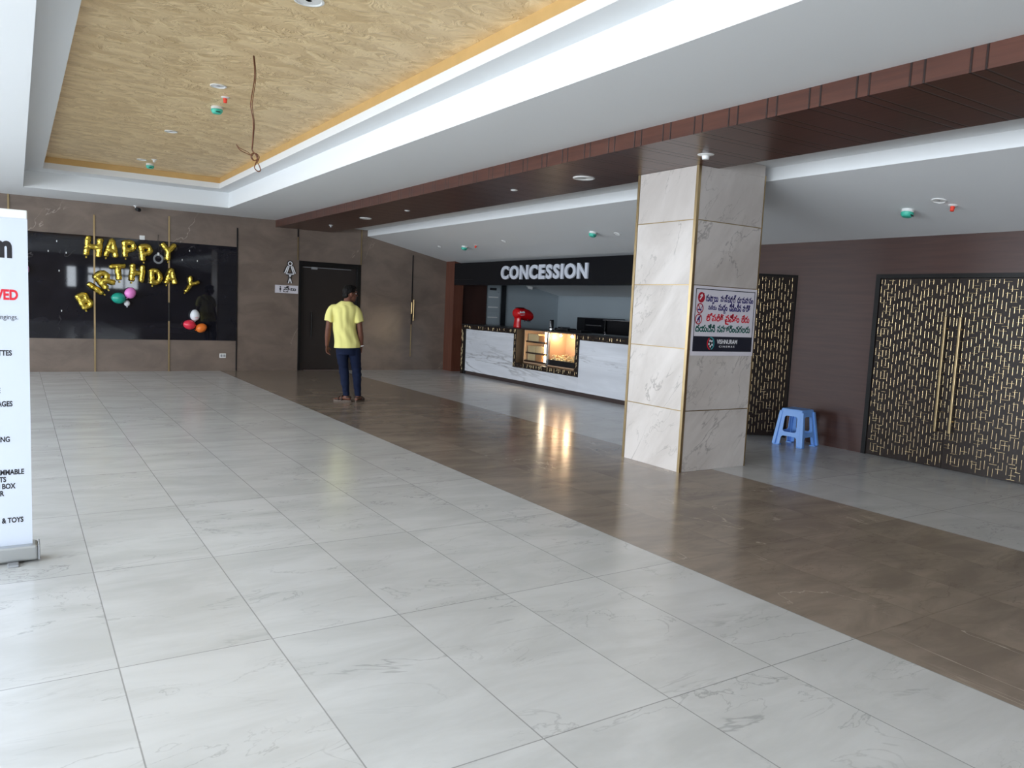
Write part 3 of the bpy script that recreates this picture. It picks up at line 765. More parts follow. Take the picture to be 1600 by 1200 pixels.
obj('bulb_socket', MB().lathe([(.02, .602), (.02, .635)], (.2, Y_(11.82), 0), seg=14), 'chrome', dc, smooth='auto')
def point(name, loc, e, col, r=.03):
    l = bpy.data.lights.new(name, 'POINT'); l.energy = e; l.color = col; l.shadow_soft_size = r
    o_ = bpy.data.objects.new(name, l); o_.location = loc; COL.objects.link(o_); return o_
WARM = (1.0, .64, .34)
point('case_lamp', (8.66, 11.46, .96), 9, WARM); point('case_lamp', (8.66, 11.82, .96), 3.5, WARM)
for z in (1.02, .8, .57): point('case_lamp', (8.53, 12.1, z), 8.0, (1.0, .74, .42), .02)
# popcorn heap
rnd = random.Random(3); pc = MB()
for k in range(420):
    y = rnd.uniform(a0+.05, 11.89); x = rnd.uniform(.03, .38); hgt = .15 + .07*math.exp(-((y-11.25)/.3)**2) + .05*math.exp(-((y-11.85)/.1)**2)
    pc.sphere((8.48+x, y, .426 + .115 + rnd.random()*(hgt-.1)), rnd.uniform(.011, .017), 7, 5)
tag(obj('popcorn', pc, 'popcorn', smooth=True), 'heap of yellow popcorn lit warm in the right bay of the display case', 'popcorn', kind='stuff')
bxs = [((.06, .3), (12.46, 12.71), (.481, .615), 'box_cream', 'cream carton at the far left of the lowest display shelf'),
       ((.06, .3), (12.13, 12.44), (.481, .61), 'box_tan', 'long tan carton on the lowest display shelf beside the steel mullion'),
       ((.06, .3), (12.45, 12.71), (.641, .765), 'box_cream', 'cream carton at the left of the middle display shelf'),
       ((.06, .3), (12.13, 12.43), (.641, .77), 'box_cream', 'wide cream carton at the right of the middle display shelf'),
       ((.06, .3), (12.36, 12.71), (.861, 1.0), 'box_cream', 'cream carton on the top display shelf at the left'),
       ((.06, .3), (12.13, 12.34), (.861, .98), 'box_tan', 'brown carton on the top display shelf beside the mullion')]
for (x0, x1), (y0, y1), (z0, z1), m_, lab in bxs:
    t = tag(obj('snack_carton', MB().box(8.48+x0, 8.48+x1, y0, y1, z0, z1), m_, bevel=.004), lab, 'carton', 'cartons in the display case')
    obj('carton_lid', MB().box(8.48+x0-.003, 8.48+x1+.003, y0-.003, y1+.003, z1-.03, z1+.003), m_, t, bevel=.003)

# things on the counter
dp = thing('drink_dispenser', 'red soft drink fountain tower with white script on the black counter top', 'drink dispenser', (8.62, 13.26, 1.097)); dp.scale = (.8, 1.2, .97)
mb = MB()
rings = []
for z, cx, rx, ry in ((0, 0, .085, .095), (.05, 0, .08, .09), (.14, 0, .072, .082), (.2, .01, .078, .088), (.25, .035, .11, .108), (.30, .07, .15, .122)):
    rings.append([(cx + rx*math.cos(2*PI*j/24), ry*math.sin(2*PI*j/24), z) for j in range(24)])
mb.ring(rings)
rings = []
for x, rz, ry, cz in ((-.1, .04, .05, .30), (-.085, .085, .09, .30), (-.04, .11, .115, .30), (.05, .12, .128, .295), (.18, .128, .13, .285), (.3, .12, .125, .262), (.38, .095, .11, .245), (.42, .05, .07, .235)):
    rings.append([(x, ry*math.cos(2*PI*j/24), cz + rz*math.sin(2*PI*j/24)) for j in range(24)])
mb.ring(rings)
link('shell', remesh(mb, .008, 6, ['dispenser_red']), dp)
obj('top_inset', MB().lathe([(.11, .0), (.1, .012), (.04, .014)], (.05, 0, .412), seg=24), 'black_plastic', dp, smooth='auto')
nz = [(.24, -.07), (.32, -.03), (.28, .07)]
for x, y in nz: obj('nozzle', MB().lathe([(.016, .165), (.016, .14), (.009, .13), (.009, .105)][::-1], (x, y, .02), seg=12).tube([(x+.03, y, .19), (x+.045, y, .12)], .004, 6), 'black_plastic', dp, smooth='auto')
frd = ((-.07, -.121, .27), (1, 0, 0), (0, 0, 1), (0, -1, 0))
obj('script_logo', text(MB(), 'Coca-Cola', (.01, .15, .035, .08), .016, frd, .02), 'ink_white', dp)
obj('wave_logo', loops_mb(MB(), [[(.0, .0), (.05, -.012), (.11, -.008), (.16, .006), (.11, .004), (.05, .002)]], None, .014, frd), 'ink_white', dp)
nd = thing('straw_holder', 'black cylindrical holder with a chrome band standing on the counter above the display case', 'holder', (8.7, 12.17, 1.098))
obj('body', MB().lathe([(.05, 0), (.05, .04), (.042, .045), (.042, .19), (.035, .2)], seg=24), 'black_plastic', nd, smooth='auto')
obj('band', MB().lathe([(.052, .008), (.052, .034)], seg=24), 'chrome', nd, smooth='auto')
obj('highlight_plate', MB().box(-.0445, -.0405, -.015, .012, .06, .18), 'chrome', nd, bevel=.002)  # chrome strip stands in for a highlight on the black cylinder
cr = thing('counter_caddy', 'low black countertop caddy beside the cylindrical holder', 'caddy', (8.86, 11.93, 1.098), (0, 0, .0))
obj('tray', MB().box(-.11, .11, -.2, .2, 0, .055), 'black_plastic', cr, bevel=.006)
obj('divider', MB().box(-.1, .1, -.01, .01, .055, .075), 'chrome', cr)
obj('divider', MB().box(-.1, .1, .1, .115, .055, .075), 'chrome', cr)
cp = thing('cup_lid_tray', 'flat dark tray on the counter right of the low black caddy', 'tray', (8.78, 11.35, 1.098))
obj('base', MB().box(-.12, .12, -.17, .17, 0, .028), 'black_plastic', cp, bevel=.004)
obj('rim', MB().box(-.12, .12, -.17, -.16, .028, .04).box(-.12, .12, .16, .17, .028, .04).box(-.12, -.11, -.16, .16, .028, .04).box(.11, .12, -.16, .16, .028, .04), 'black_plastic', cp)
# small steel tap behind the counter right
# back counter and appliances along the far wall
bc = tag(obj('back_counter', MB().box(10.62, BX-.002, 9.2, 14.6, .0, .98), 'black', bevel=.004), 'dark back counter along the grey wall behind the snack counter', 'counter')
ov = thing('oven', 'black oven with chrome handle bars standing on the back counter', 'oven', (10.95, 13.45, .98))
obj('body', MB().box(-.28, .28, -.5, .5, 0, .37), 'black', ov, bevel=.006)
obj('door_panel', MB().box(-.292, -.2805, -.47, .2, .03, .34), 'black_gloss', ov, bevel=.003)
obj('handle', MB().box(-.33, -.293, -.42, .12, .2, .222), 'chrome', ov, bevel=.004)
obj('handle', MB().box(-.33, -.293, -.42, .16, .02, .035), 'chrome', ov, bevel=.004)
wm = thing('warmer_cabinet', 'dark warmer cabinet with a thin steel top beside the black oven', 'warmer', (10.9, 12.45, .98))
obj('body', MB().box(-.24, .3, -.42, .42, 0, .33), 'black', wm, bevel=.005)
obj('steel_top', MB().box(-.3, .32, -.46, .5, .331, .352), 'chrome', wm, bevel=.004)
tp = thing('steel_tap', 'small chrome tap on the counter at the right end of the display case', 'tap', (8.75, 10.6, 1.098))
obj('spout', MB().tube([(0, 0, 0), (0, 0, .03), (-.01, -.01, .045), (-.04, -.02, .04)], .008, 10), 'chrome', tp, smooth='auto')
obj('base', MB().lathe([(.02, 0), (.018, .012)], seg=16), 'chrome', tp, smooth='auto')
gt = tag(obj('counter_gate', MB().box(8.55, 8.59, 15.01, 15.39, .02, .72), 'black', bevel=.004), 'low black gate between the wood pilaster and the snack counter', 'gate')

def cctv(loc, label, rot, dark):
    c_ = thing('security_camera', label, 'security camera', loc, rot)
    obj('bracket', MB().lathe([(.035, -.012), (.035, 0)], (0, 0, 0), seg=18).tube([(0, 0, -.01), (0, -.01, -.045), (0, -.05, -.06)], .012, 10), 'white_plastic', c_, smooth='auto')
    obj('camera_body', MB().lathe([(.03, 0), (.036, .02), (.036, .13), (.03, .14)], (0, -.17, -.075), axis='Y', seg=20) if False else MB().tube([(0, -.03, -.06), (0, -.05, -.063), (0, -.14, -.08), (0, -.15, -.082)], [.024, .036, .036, .03], 18), 'black_plastic' if dark else 'white_plastic', c_, smooth='auto')
    obj('lens', MB().tube([(0, -.1495, -.0818), (0, -.156, -.083)], .026, 16), 'black_plastic', c_, smooth='auto')
cctv((1.84, 15.68, ZC), 'black bullet security camera on a white bracket under the ceiling above the balloons', (0, 0, .35), True)
cctv((10.24, 15.42, 2.055), 'white security camera high on the grey wall inside the concession', (0, .2, .9), False)

# ------------------------------------------------------------------ ceiling fittings
def downlight(loc, label, r, rot=(0, 0, 0), cone=False):
    t = thing('downlight', label, 'ceiling light', loc, rot, 'round ceiling lights')
    obj('trim_ring', MB().lathe([(r*.78, -.004), (r*.85, -.01), (r, -.008), (r, 0)], seg=32), 'white_plastic', t, smooth='auto')
    obj('lens', MB().lathe([(r*.2, -.004), (r*.77, -.0038), (r*.77, -.001)], seg=28), 'white_plastic' if not cone else 'grey_plastic', t, smooth='auto')
    return t
def smoke(loc, label, rot=(0, 0, 0)):
    t = thing('smoke_detector', label, 'smoke detector', loc, rot, 'smoke detectors under teal covers')
    obj('base', MB().lathe([(.05, -.03), (.058, -.024), (.058, 0)], seg=28), 'white_plastic', t, smooth='auto')
    cv = obj('dust_cover', MB().lathe([(.02, -.075), (.042, -.07), (.058, -.05), (.06, -.03), (.05, -.0301)], seg=28), 'teal', t, smooth='auto')
    obj('vent', MB().box(-.022, .022, -.06, -.05, -.064, -.057), 'black_plastic', cv)
    return t
def sprinkler(loc, label, rot=(0, 0, 0), mat='red_plastic', drop=.045):
    t = thing('sprinkler', label, 'sprinkler', loc, rot, 'ceiling sprinklers')
    obj('escutcheon', MB().lathe([(.02, -.012), (.04, -.004), (.042, 0)], seg=24), 'white_plastic', t, smooth='auto')
    obj('head', MB().lathe([(.012, -.012-drop), (.017, -.01-drop), (.02, -.0125)], seg=18), mat, t, smooth='auto')
    return t
downlight((1.66, 5.26, Z3), 'round downlight in the gold ceiling cut by the top edge of the photo', .1, cone=True)
downlight((1.64, 7.9, Z3), 'white round downlight in the gold ceiling just behind the red sprinkler', .075)
downlight((1.63, 10.5, Z3), 'white round downlight in the gold ceiling beyond the nearer smoke detector', .075)
downlight((1.62, 13.05, Z3), 'small round downlight in the gold ceiling near the far smoke detector', .07)
smoke((1.81, 8.78, Z3), 'teal covered smoke detector in the middle of the gold ceiling')
smoke((1.78, 13.4, Z3), 'teal covered smoke detector at the far end of the gold ceiling')
sprinkler((1.79, 8.3, Z3), 'red capped sprinkler in the gold ceiling beside the hanging cable')
sprinkler((1.77, 12.9, Z3), 'white sprinkler in the gold ceiling near its far end', mat='white_plastic', drop=.03)
ZBm = 2.885
downlight((4.98, 12.5, ZBm), 'round white panel light at the far end of the wooden beam', .1)
downlight((5.03, 6.59, ZBm), 'large round white panel light in the wooden beam left of the column', .115)
sprinkler((5.01, 14.3, ZBm), 'small sprinkler on the wooden beam nearest the washroom door', mat='grey_plastic', drop=.03)
sprinkler((5.0, 10.89, ZBm), 'small sprinkler on the wooden beam between its two panel lights', mat='grey_plastic', drop=.004)
sprinkler((4.99, 7.88, ZBm), 'small sprinkler on the wooden beam just beyond the large panel light', mat='grey_plastic', drop=.004)
t = sprinkler((5.02, 4.87, ZBm), 'white sprinkler rose on the wooden beam right above the column edge', mat='white_plastic', drop=.03); t.scale = (1.7, 1.7, 1.0)
TR = (0, math.atan(SLP), 0)
def onS(x, y): return (x, y, zs(x))
smoke(onS(7.42, 13.44), 'teal covered smoke detector on the sloping ceiling before the snack counter', TR)
smoke(onS(7.29, 9.25), 'teal covered smoke detector on the sloping ceiling just left of the column', TR)
smoke(onS(7.46, 4.47), 'teal covered smoke detector on the sloping ceiling right of the column', TR)
sprinkler(onS(7.4, 12.96), 'red sprinkler on the sloping ceiling above the CONCESSION sign', TR)
sprinkler(onS(7.44, 4.02), 'orange red sprinkler on the sloping ceiling at the right of the photo', TR)
downlight(onS(7.43, 8.86), 'small round downlight on the sloping ceiling near the column', .05, TR, True)
downlight(onS(7.32, 11.83), 'small round downlight on the sloping ceiling above the counter display', .05, TR, True)
downlight(onS(7.3, 14.29), 'tiny round downlight on the sloping ceiling nearest the back wall', .04, TR, True)
downlight(onS(7.28, 4.07), 'round grey downlight on the sloping ceiling beside the orange sprinkler', .065, TR, True)

# hanging cable
hc = MB(); W0 = Vector((1.67, 6.73, 0))
pth = [(0, 3.46), (.012, 3.3), (-.012, 3.12), (-.016, 3.05), (.006, 2.92), (.0, 2.75), (-.002, 2.7), (.03, 2.665), (.04, 2.63), (.01, 2.62), (-.012, 2.65), (.01, 2.68), (.045, 2.655), (.03, 2.6), (.02, 2.56), (.05, 2.535), (.07, 2.55), (.05, 2.6)]
def wob(p, s): return [W0 + Vector((a + .004*s*math.sin(7*i), .006*s*math.cos(5*i), z)) for i, (a, z) in enumerate(p)]
def smoothp(pts, n=5):
    out = []
    P_ = [pts[0]] + pts + [pts[-1]]
    for i in range(1, len(P_)-2):
        for k in range(n):
            t = k/n; a, b, c_, d_ = P_[i-1], P_[i], P_[i+1], P_[i+2]
            out.append(.5*((2*b) + (c_-a)*t + (2*a-5*b+4*c_-d_)*t*t + (3*b-a-3*c_+d_)*t**3))
    return out + [pts[-1]]
hc.tube(smoothp(wob(pth, 0)), .0045, 6); hc.tube(smoothp(wob([(a+.008, z) for a, z in pth[:14]], 1)), .0035, 6)
hc.tube(smoothp([W0 + Vector(p) for p in ((.0, 0, 2.655), (-.05, .01, 2.672), (-.1, .0, 2.69), (-.13, 0, 2.73))]), .0035, 6)
hc.tube(smoothp([W0 + Vector(p) for p in ((.0, 0, 2.65), (-.04, -.01, 2.68), (-.1, -.01, 2.70), (-.12, 0, 2.72))]), .0025, 6)
tag(obj('hanging_cable', hc, 'wire', smooth=True), 'thin brown cable hanging from the gold ceiling with a loose knotted end', 'cable')

# ------------------------------------------------------------------ back wall fittings
def wplate(name, label, cat, x, z, w, h, mats, parts):
    t = thing(name, label, cat, (x, YB - (.012 if .6 < z < 2.43 and x < 3.6 else 0), z))
    obj('plate', MB().box(-w/2, w/2, -.012, 0, -h/2, h/2), 'white_plastic', t, bevel=.003)
    for nm, (a_, b_, c_, d_), m_ in parts: obj(nm, MB().box(a_, b_, -.016, -.0115, c_, d_), m_, t, bevel=.001)
    return t
wplate('switch_plate', 'square white switch plate at the top edge of the black slab', 'switch', 1.965, 2.462, .088, .088, None, [('rocker', (-.02, .02, -.025, .025), 'white_plastic')])
wplate('socket_plate', 'white double socket low on the brown wall right of the balloons', 'socket', 3.4, .3, .12, .085, None, [('socket', (-.045, -.008, -.025, .025), 'grey_plastic'), ('socket', (.008, .045, -.025, .025), 'grey_plastic')])
where = {0: 'topmost of the left cluster', 1: 'lower left of the left cluster', 2: 'lower right of the left cluster', 3: 'alone below the left cluster', 4: 'lowest of all beside the B balloon', 5: 'topmost of the right cluster', 6: 'lower left of the right cluster', 7: 'lower right of the right cluster'}
for i, (x, z) in enumerate([(.61, 2.29), (.48, 2.11), (.75, 2.10), (.64, 1.78), (.67, 1.08), (2.78, 2.29), (2.65, 2.11), (2.92, 2.11)]):
    tag(obj('adhesive_hook', MB().box(-.007, .007, -.004, 0, -.015, .015).tube([(0, -.003, -.006), (0, -.012, -.01), (0, -.014, .002)], .003, 8), 'white_plastic', loc=(x, YB-.0122, z), smooth='auto'),
        'tiny white hook on the black slab, ' + where[i], 'hook', 'tiny white hooks on the black slab')
# cable coil on the slab
ck = thing('cable_coil', 'coil of pale cable hanging on the black slab between the P and Y balloons', 'cable', (2.235, YB-.014, 2.1))
cm = MB()
for k in range(5):
    r_ = .06 + .006*k; cm.tube([(r_*math.cos(a_), -.012-.004*(k % 3), r_*math.sin(a_)*1.05) for a_ in (2*PI*i/28 for i in range(29))], .005, 6)
obj('coil', cm, 'grey_plastic', ck, smooth=True)
obj('plug', MB().box(-.02, .014, -.05, -.02, .06, .115), 'white_plastic', ck, bevel=.006)
obj('lead', MB().tube(smoothp([Vector(p) for p in ((.0, -.02, .11), (.004, -.015, .2), (-.006, -.012, .32), (0, -.006, .44))]), .0035, 6), 'black_plastic', ck, smooth=True)
# bolts on the hidden door seam
def bolt(x, z0, z1, lab, knob):
    t = thing('door_bolt', lab, 'bolt', (x, YB-.018, 0))
    obj('plate', MB().box(-.016, .016, -.006, 0, z0, z1), 'brass', t, bevel=.002)
    obj('rod', MB().tube([(0, -.014, z0+.01), (0, -.014, z1-.01)], .009, 10), 'brass', t, smooth='auto')
    if knob: obj('knob', MB().tube([(0, -.016, z0+.03), (0, -.045, z0+.03)], .008, 10), 'brass', t, smooth='auto')
bolt(7.425, 1.25, 1.52, 'brass bolt mounted over the dark seam right of the washroom door', False)
bolt(7.475, 1.1, 1.58, 'slim brass latch rod just right of the seam bolt', True)

# ladies sign
ls = thing('ladies_pictogram', 'outlined white female figure sign with black edge on the brown wall', 'sign', (4.695, YB-.002, 1.785))
def figure(grow):
    k = grow; L = []
    L.append(ringl(0, .395, .046 + k, .017 + 2*k))
    wd = .022 + 2*k
    seg = [((-.108, .2), (-.05, .34)), ((-.05, .34), (-.02, .34)), ((-.02, .34), (-.075, .185)), ((-.075, .185), (.075, .185)), ((.075, .185), (.02, .34)), ((.02, .34), (.05, .34)), ((.05, .34), (.108, .2)),
           ((-.02, .19), (.03, .0)), ((.02, .19), (-.03, .0))]
    return L, [[bar(a, b_, wd)] for a, b_ in seg]
for nm, g_, th, n0, m_ in (('backing', .016, .012, 0, 'black_plastic'), ('outline', 0, .006, .0125, 'ink_white')):
    mb = MB(); A_, S_ = figure(g_); f_ = ((0, -n0, 0), (1, 0, 0), (0, 0, 1), (0, -1, 0))
    for l in A_ + S_: loops_mb(mb, l, None, th, f_)
    obj(nm, mb, m_, ls)
ns = thing('washroom_nameplate', 'small white plate with a black icon and script below the female figure sign', 'sign', (4.635, YB-.001, 1.66))
obj('plate', MB().box(-.235, .235, -.008, 0, -.08, .08), 'poster_white', ns, bevel=.002)
f_ = ((0, -.0082, 0), (1, 0, 0), (0, 0, 1), (0, -1, 0))
obj('figure_icon', loops_mb(loops_mb(MB(), [[(-.135, -.06), (-.125, -.06), (-.122, -.02), (-.11, -.005), (-.122, .03), (-.138, .03), (-.15, -.005), (-.138, -.02)]], None, .001, f_), [circle(-.13, .045, .013, 14)], None, .001, f_), 'ink_black', ns)
tx = MB(); text(tx, 'సీ', (-.055, .06, -.02, .065), .001, f_, .04); text(tx, 'లు', (.07, .19, -.03, .03), .001, f_, .04); text(tx, 'త', (-.02, .035, -.06, -.03), .001, f_, .03)
loops_mb(tx, [bar((-.065, -.05), (-.02, -.055), .012), bar((-.065, -.055), (-.065, .0), .012)], None, .001, f_)
obj('script', tx, 'ink_black', ns)

# ------------------------------------------------------------------ balloons
def arcp(cx, cy, rx, ry, a0, a1_, n=10): return [(cx + rx*math.cos(a0 + (a1_-a0)*i/n), cy + ry*math.sin(a0 + (a1_-a0)*i/n)) for i in range(n+1)]
STK = {
 'H': [[(-.32, -.5), (-.32, .5)], [(.32, -.5), (.32, .5)], [(-.32, 0), (.32, 0)]],
 'A': [[(-.36, -.5), (-.04, .5)], [(.36, -.5), (.04, .5)], [(-.04, .5), (.04, .5)], [(-.22, -.14), (.22, -.14)]],
 'P': [[(-.3, -.5), (-.3, .5)], [(-.3, .47), (.04, .47)] + arcp(.04, .2, .28, .27, PI/2, -PI/2) + [(-.3, -.07)]],
 'Y': [[(-.36, .5), (0, .02)], [(.36, .5), (0, .02)], [(0, .05), (0, -.5)]],
 'B': [[(-.3, -.5), (-.3, .5)], [(-.3, .47), (0, .47)] + arcp(.0, .25, .27, .22, PI/2, -PI/2) + [(-.3, .02)], [(-.3, .02), (.04, .0)] + arcp(.04, -.24, .29, .24, PI/2, -PI/2) + [(-.3, -.48)]],
 'I': [[(0, -.5), (0, .5)]],
 'R': [[(-.3, -.5), (-.3, .5)], [(-.3, .47), (.04, .47)] + arcp(.04, .22, .27, .25, PI/2, -PI/2) + [(-.3, -.03)], [(-.02, -.05), (.34, -.5)]],
 'T': [[(-.38, .44), (.38, .44)], [(0, .44), (0, -.5)]],
 'D': [[(-.3, -.5), (-.3, .5)], [(-.3, .46), (-.05, .46)] + arcp(-.05, 0, .38, .46, PI/2, -PI/2, 14) + [(-.3, -.46)]],
}
def balloon(ch, x, z, w, h, rot, label, r=.049, dy=0.0):
    mb = MB(); w *= 1.1; h *= 1.04; sx = (w - 2*r)/0.72 if ch != 'I' else 1; sy = (h - 2*r)/1.0
    for st in STK[ch]:
        pts = [Vector((p[0]*sx, 0, p[1]*sy)) for p in st]
        den = []
        for a, b_ in zip(pts[:-1], pts[1:]):
            k = max(1, int((b_-a).length/.02))
            den += [a.lerp(b_, i/k) for i in range(k)]
        den.append(pts[-1])
        rr = [r*(1 + .1*noise.noise(p*22 + Vector((ord(ch), x, z)))) for p in den]
        d0 = (den[0]-den[1]).normalized(); d1 = (den[-1]-den[-2]).normalized()
        den = [den[0] + d0*r*.45] + den + [den[-1] + d1*r*.45]; rr = [r*.72] + rr + [r*.72]
        mb.tube(den, rr, 14)
    me = remesh(mb, .008, 3, ['foil'])
    displace(me, lambda p: noise.noise(p*38 + Vector((x*3, z*5, 0)))*.006*(1.2 - abs(p.y)/r*.7) + noise.noise(p*14 + Vector((z, x, 1)))*.005)
    o = link('foil_balloon', me, None, loc=(x, YB-.014-r*1.12-dy, z), rot=(0, -math.radians(rot), 0))
    tag(o, label, 'balloon', 'gold foil letter balloons')
    nb = MB().box(-.012, .012, -.002, .002, -.03, 0); 
    tb = obj('tail', nb, 'foil', o); tb.location = (0 if ch in 'YTI' else STK[ch][0][0][0]*sx, 0, -h/2 + .014)
    return o
balloon('H', 1.17, 2.235, .285, .385, -6, 'gold foil letter H starting the word HAPPY on the black slab')
balloon('A', 1.455, 2.23, .235, .355, -3, 'gold foil letter A in the word HAPPY')
balloon('P', 1.745, 2.24, .245, .335, 3, 'gold foil letter P, the first and higher one in HAPPY')
balloon('P', 2.025, 2.195, .245, .335, 9, 'gold foil letter P, the second and lower one in HAPPY')
balloon('Y', 2.4, 2.235, .28, .355, -2, 'gold foil letter Y ending HAPPY above the brass strip')
balloon('B', 1.025, 1.275, .225, .32, 27, 'gold foil letter B, tilted, lowest at the left of BIRTHDAY')
balloon('I', 1.195, 1.5, .1, .34, 54, 'straight gold foil letter I tipped far over in BIRTHDAY', r=.052)
balloon('R', 1.335, 1.665, .25, .345, 40, 'gold foil letter R leaning over between I and T', dy=.1)
balloon('T', 1.565, 1.81, .28, .33, 6, 'gold foil letter T in the word BIRTHDAY')
balloon('H', 1.875, 1.815, .255, .36, -5, 'gold foil letter H in the middle of BIRTHDAY')
balloon('D', 2.185, 1.765, .235, .325, 2, 'gold foil letter D in the word BIRTHDAY')
balloon('A', 2.445, 1.785, .225, .325, -2, 'gold foil letter A in BIRTHDAY over the second brass strip')
balloon('Y', 2.785, 1.64, .23, .34, -33, 'gold foil letter Y set apart and tilted at the end of BIRTHDAY', r=.04)
def rub(x, z, rx, rz, rot, col, label, dy=0.0):
    m_ = plain('balloon_rubber', col, .3)
    mb = MB()
    prof = []
    for i in range(19):
        t = PI*i/18; r_ = rx*math.sin(t)*(1 - .08*math.cos(t)*-1); prof.append((max(r_, .002), -rz*math.cos(t)))
    mb.lathe(prof, seg=28)
    o = obj('round_balloon', mb, m_, smooth=True); o.location = (x, YB-.016-rx-dy, z); o.rotation_euler = (0, -math.radians(rot), 0)
    tag(o, label, 'balloon', 'round balloons on the black slab')
    obj('knot', MB().lathe([(.013, -rz-.018), (.006, -rz-.006), (.009, -rz+.004)], seg=12), m_, o, smooth='auto')
    return o
rub(1.56, 1.345, .1, .118, 88, hx(36, 160, 138), 'teal round balloon in the left trio')
rub(1.752, 1.448, .094, .104, -30, hx(240, 140, 214), 'pink round balloon in the left trio', .02)
rub(1.705, 1.258, .05, .057, 0, hx(226, 226, 228), 'small white balloon, lowest of the left trio')
w2 = rub(2.865, 1.078, .086, .108, 0, hx(232, 234, 238), 'white round balloon atop the right trio')
obj('print', text(MB(), 'PEPE', (-.01, .045, -.055, -.025), .0015, ((0, -.083, 0), (1, 0, 0), (0, 0, 1), (0, -1, 0)), .02) if False else loops_mb(MB(), [[(-.012, -.05), (.042, -.05), (.042, -.045), (-.012, -.045)], [(-.005, -.035), (.038, -.035), (.038, -.03), (-.005, -.03)]], None, .002, ((0, -.08, 0), (1, 0, 0), (0, 0, 1), (0, -1, 0))), 'ink_red', w2)
rub(2.765, .895, .092, .11, 84, hx(226, 50, 74), 'red round balloon in the right trio')
rub(2.982, .84, .086, .104, -66, hx(240, 124, 44), 'orange round balloon in the right trio')
rub(.105, 1.78, .09, .1, 0, hx(232, 150, 205), 'pink balloon edge showing beside the standing banner')

# ------------------------------------------------------------------ roll-up banner
bn = thing('rollup_banner', 'white roll-up banner with black and red text at the left edge of the photo', 'banner', (-.37, 4.86, 0))
obj('base', MB().box(-.45, .45, -.045, .075, .012, .095), 'alu', bn, bevel=.012)
obj('end_cap', MB().box(.4505, .46, -.045, .075, .012, .095), 'grey_plastic', bn, bevel=.004)
obj('end_cap', MB().box(-.46, -.4505, -.045, .075, .012, .095), 'grey_plastic', bn, bevel=.004)
obj('foot', MB().box(.31, .36, -.1, .13, 0, .012), 'grey_plastic', bn, bevel=.003)
obj('foot', MB().box(-.36, -.31, -.1, .13, 0, .012), 'grey_plastic', bn, bevel=.003)
sh = obj('banner_sheet', MB().box(-.425, .425, -.002, .0, .095, 1.86), 'banner', bn)
obj('top_rail', MB().box(-.43, .425, -.012, .012, 1.845, 1.89), 'white_plastic', bn, bevel=.005)
obj('support_pole', MB().tube([(0, .02, .09), (0, .02, 1.86)], .009, 10), 'alu', bn, smooth='auto')
fb = ((0, -.0024, 0), (1, 0, 0), (0, 0, 1), (0, -1, 0))
def bt(s_, xr, z, h, mat, bold=.03, wf=.74):
    lp = text_loops(s_, bold); xs = [p[0] for l in lp for p in l]; ys = [p[1] for l in lp for p in l]
    k = h/.72; w_ = (max(xs)-min(xs))*k*wf; hh = (max(ys)-min(ys))*k; yb = min(ys)*k
    obj('text_line', loops_mb(MB(), lp, (xr-w_, xr, z+yb, z+yb+hh), .0005, fb), mat, sh)
BXW = .37
for s_, px, z, h, m_, bo in BANNER if 'BANNER' in globals() else []: pass
bt('vishnuram', .355, 1.645, .115, 'ink_black', .05)
bt('NOT ALLOWED', .378, 1.422, .052, 'ink_red', .042)
bt('belengings.', .377, 1.318, .026, 'ink_black', .0, .85)
bt('CIGARETTES', .346, 1.127, .028, 'ink_black', .036)
bt('E', .292, .928, .028, 'ink_black', .036)
bt('BEVERAGES', .345, .856, .028, 'ink_black', .036)
bt('ING', .33, .665, .028, 'ink_black', .036)
bt('INFLAMMABLE', .392, .486, .028, 'ink_black', .036)
bt('OBJECTS', .31, .448, .028, 'ink_black', .036)
bt('TIFFIN BOX', .352, .41, .028, 'ink_black', .036)
bt('LIGHTER', .3, .372, .028, 'ink_black', .036)
bt('& TOYS', .385, .222, .028, 'ink_black', .036)

# ------------------------------------------------------------------ plastic stool
st = thing('plastic_stool', 'light blue plastic stool with slotted sides by the walnut wall', 'stool', (7.915, 5.89, 0), (0, 0, math.radians(8)))
SH = .445
def side(a0, a1_, H_):
    out = [(-a0, 0), (-a0+.062, 0), (-a0+.075, .095), (-a0+.095, .115), (a0-.095, .115), (a0-.075, .095), (a0-.062, 0), (a0, 0), (a1_, H_), (-a1_, H_)]
    wdt = a0 - (a0-a1_)*.5 - .062
    hole = rrect(-wdt, wdt, .165, H_-.075, .03)
    hole = [(x*(1 - (y-.165)*.55), y) for x, y in hole][::-1]
    return [out, hole]
a0, a1_ = .178, .132
tilt = math.atan((a0-a1_)/SH)
for k in range(4):
    mb = MB(); R_ = Matrix.Rotation(k*PI/2, 3, 'Z')
    U = R_ @ Vector((1, 0, 0)); V = R_ @ Vector((0, math.sin(tilt), math.cos(tilt))); N = R_ @ Vector((0, -math.cos(tilt), math.sin(tilt)))
    O = R_ @ Vector((0, -a0+.006, .004))
    loops_mb(mb, side(a0-.004, a1_-.002, (SH-.014)/math.cos(tilt)), None, .006, (O, U, V, N))
    obj('side_panel', mb, 'blue', st)
seat = MB(); q = a1_+.004
vs = [(x, y) for x, y in rrect(-q, q, -q, q, .03)]
seat.ring([[(x, y, SH-.016) for x, y in vs], [(x, y, SH-.004) for x, y in vs], [(x*.97, y*.97, SH) for x, y in vs]])
obj('seat', seat, 'blue', st)
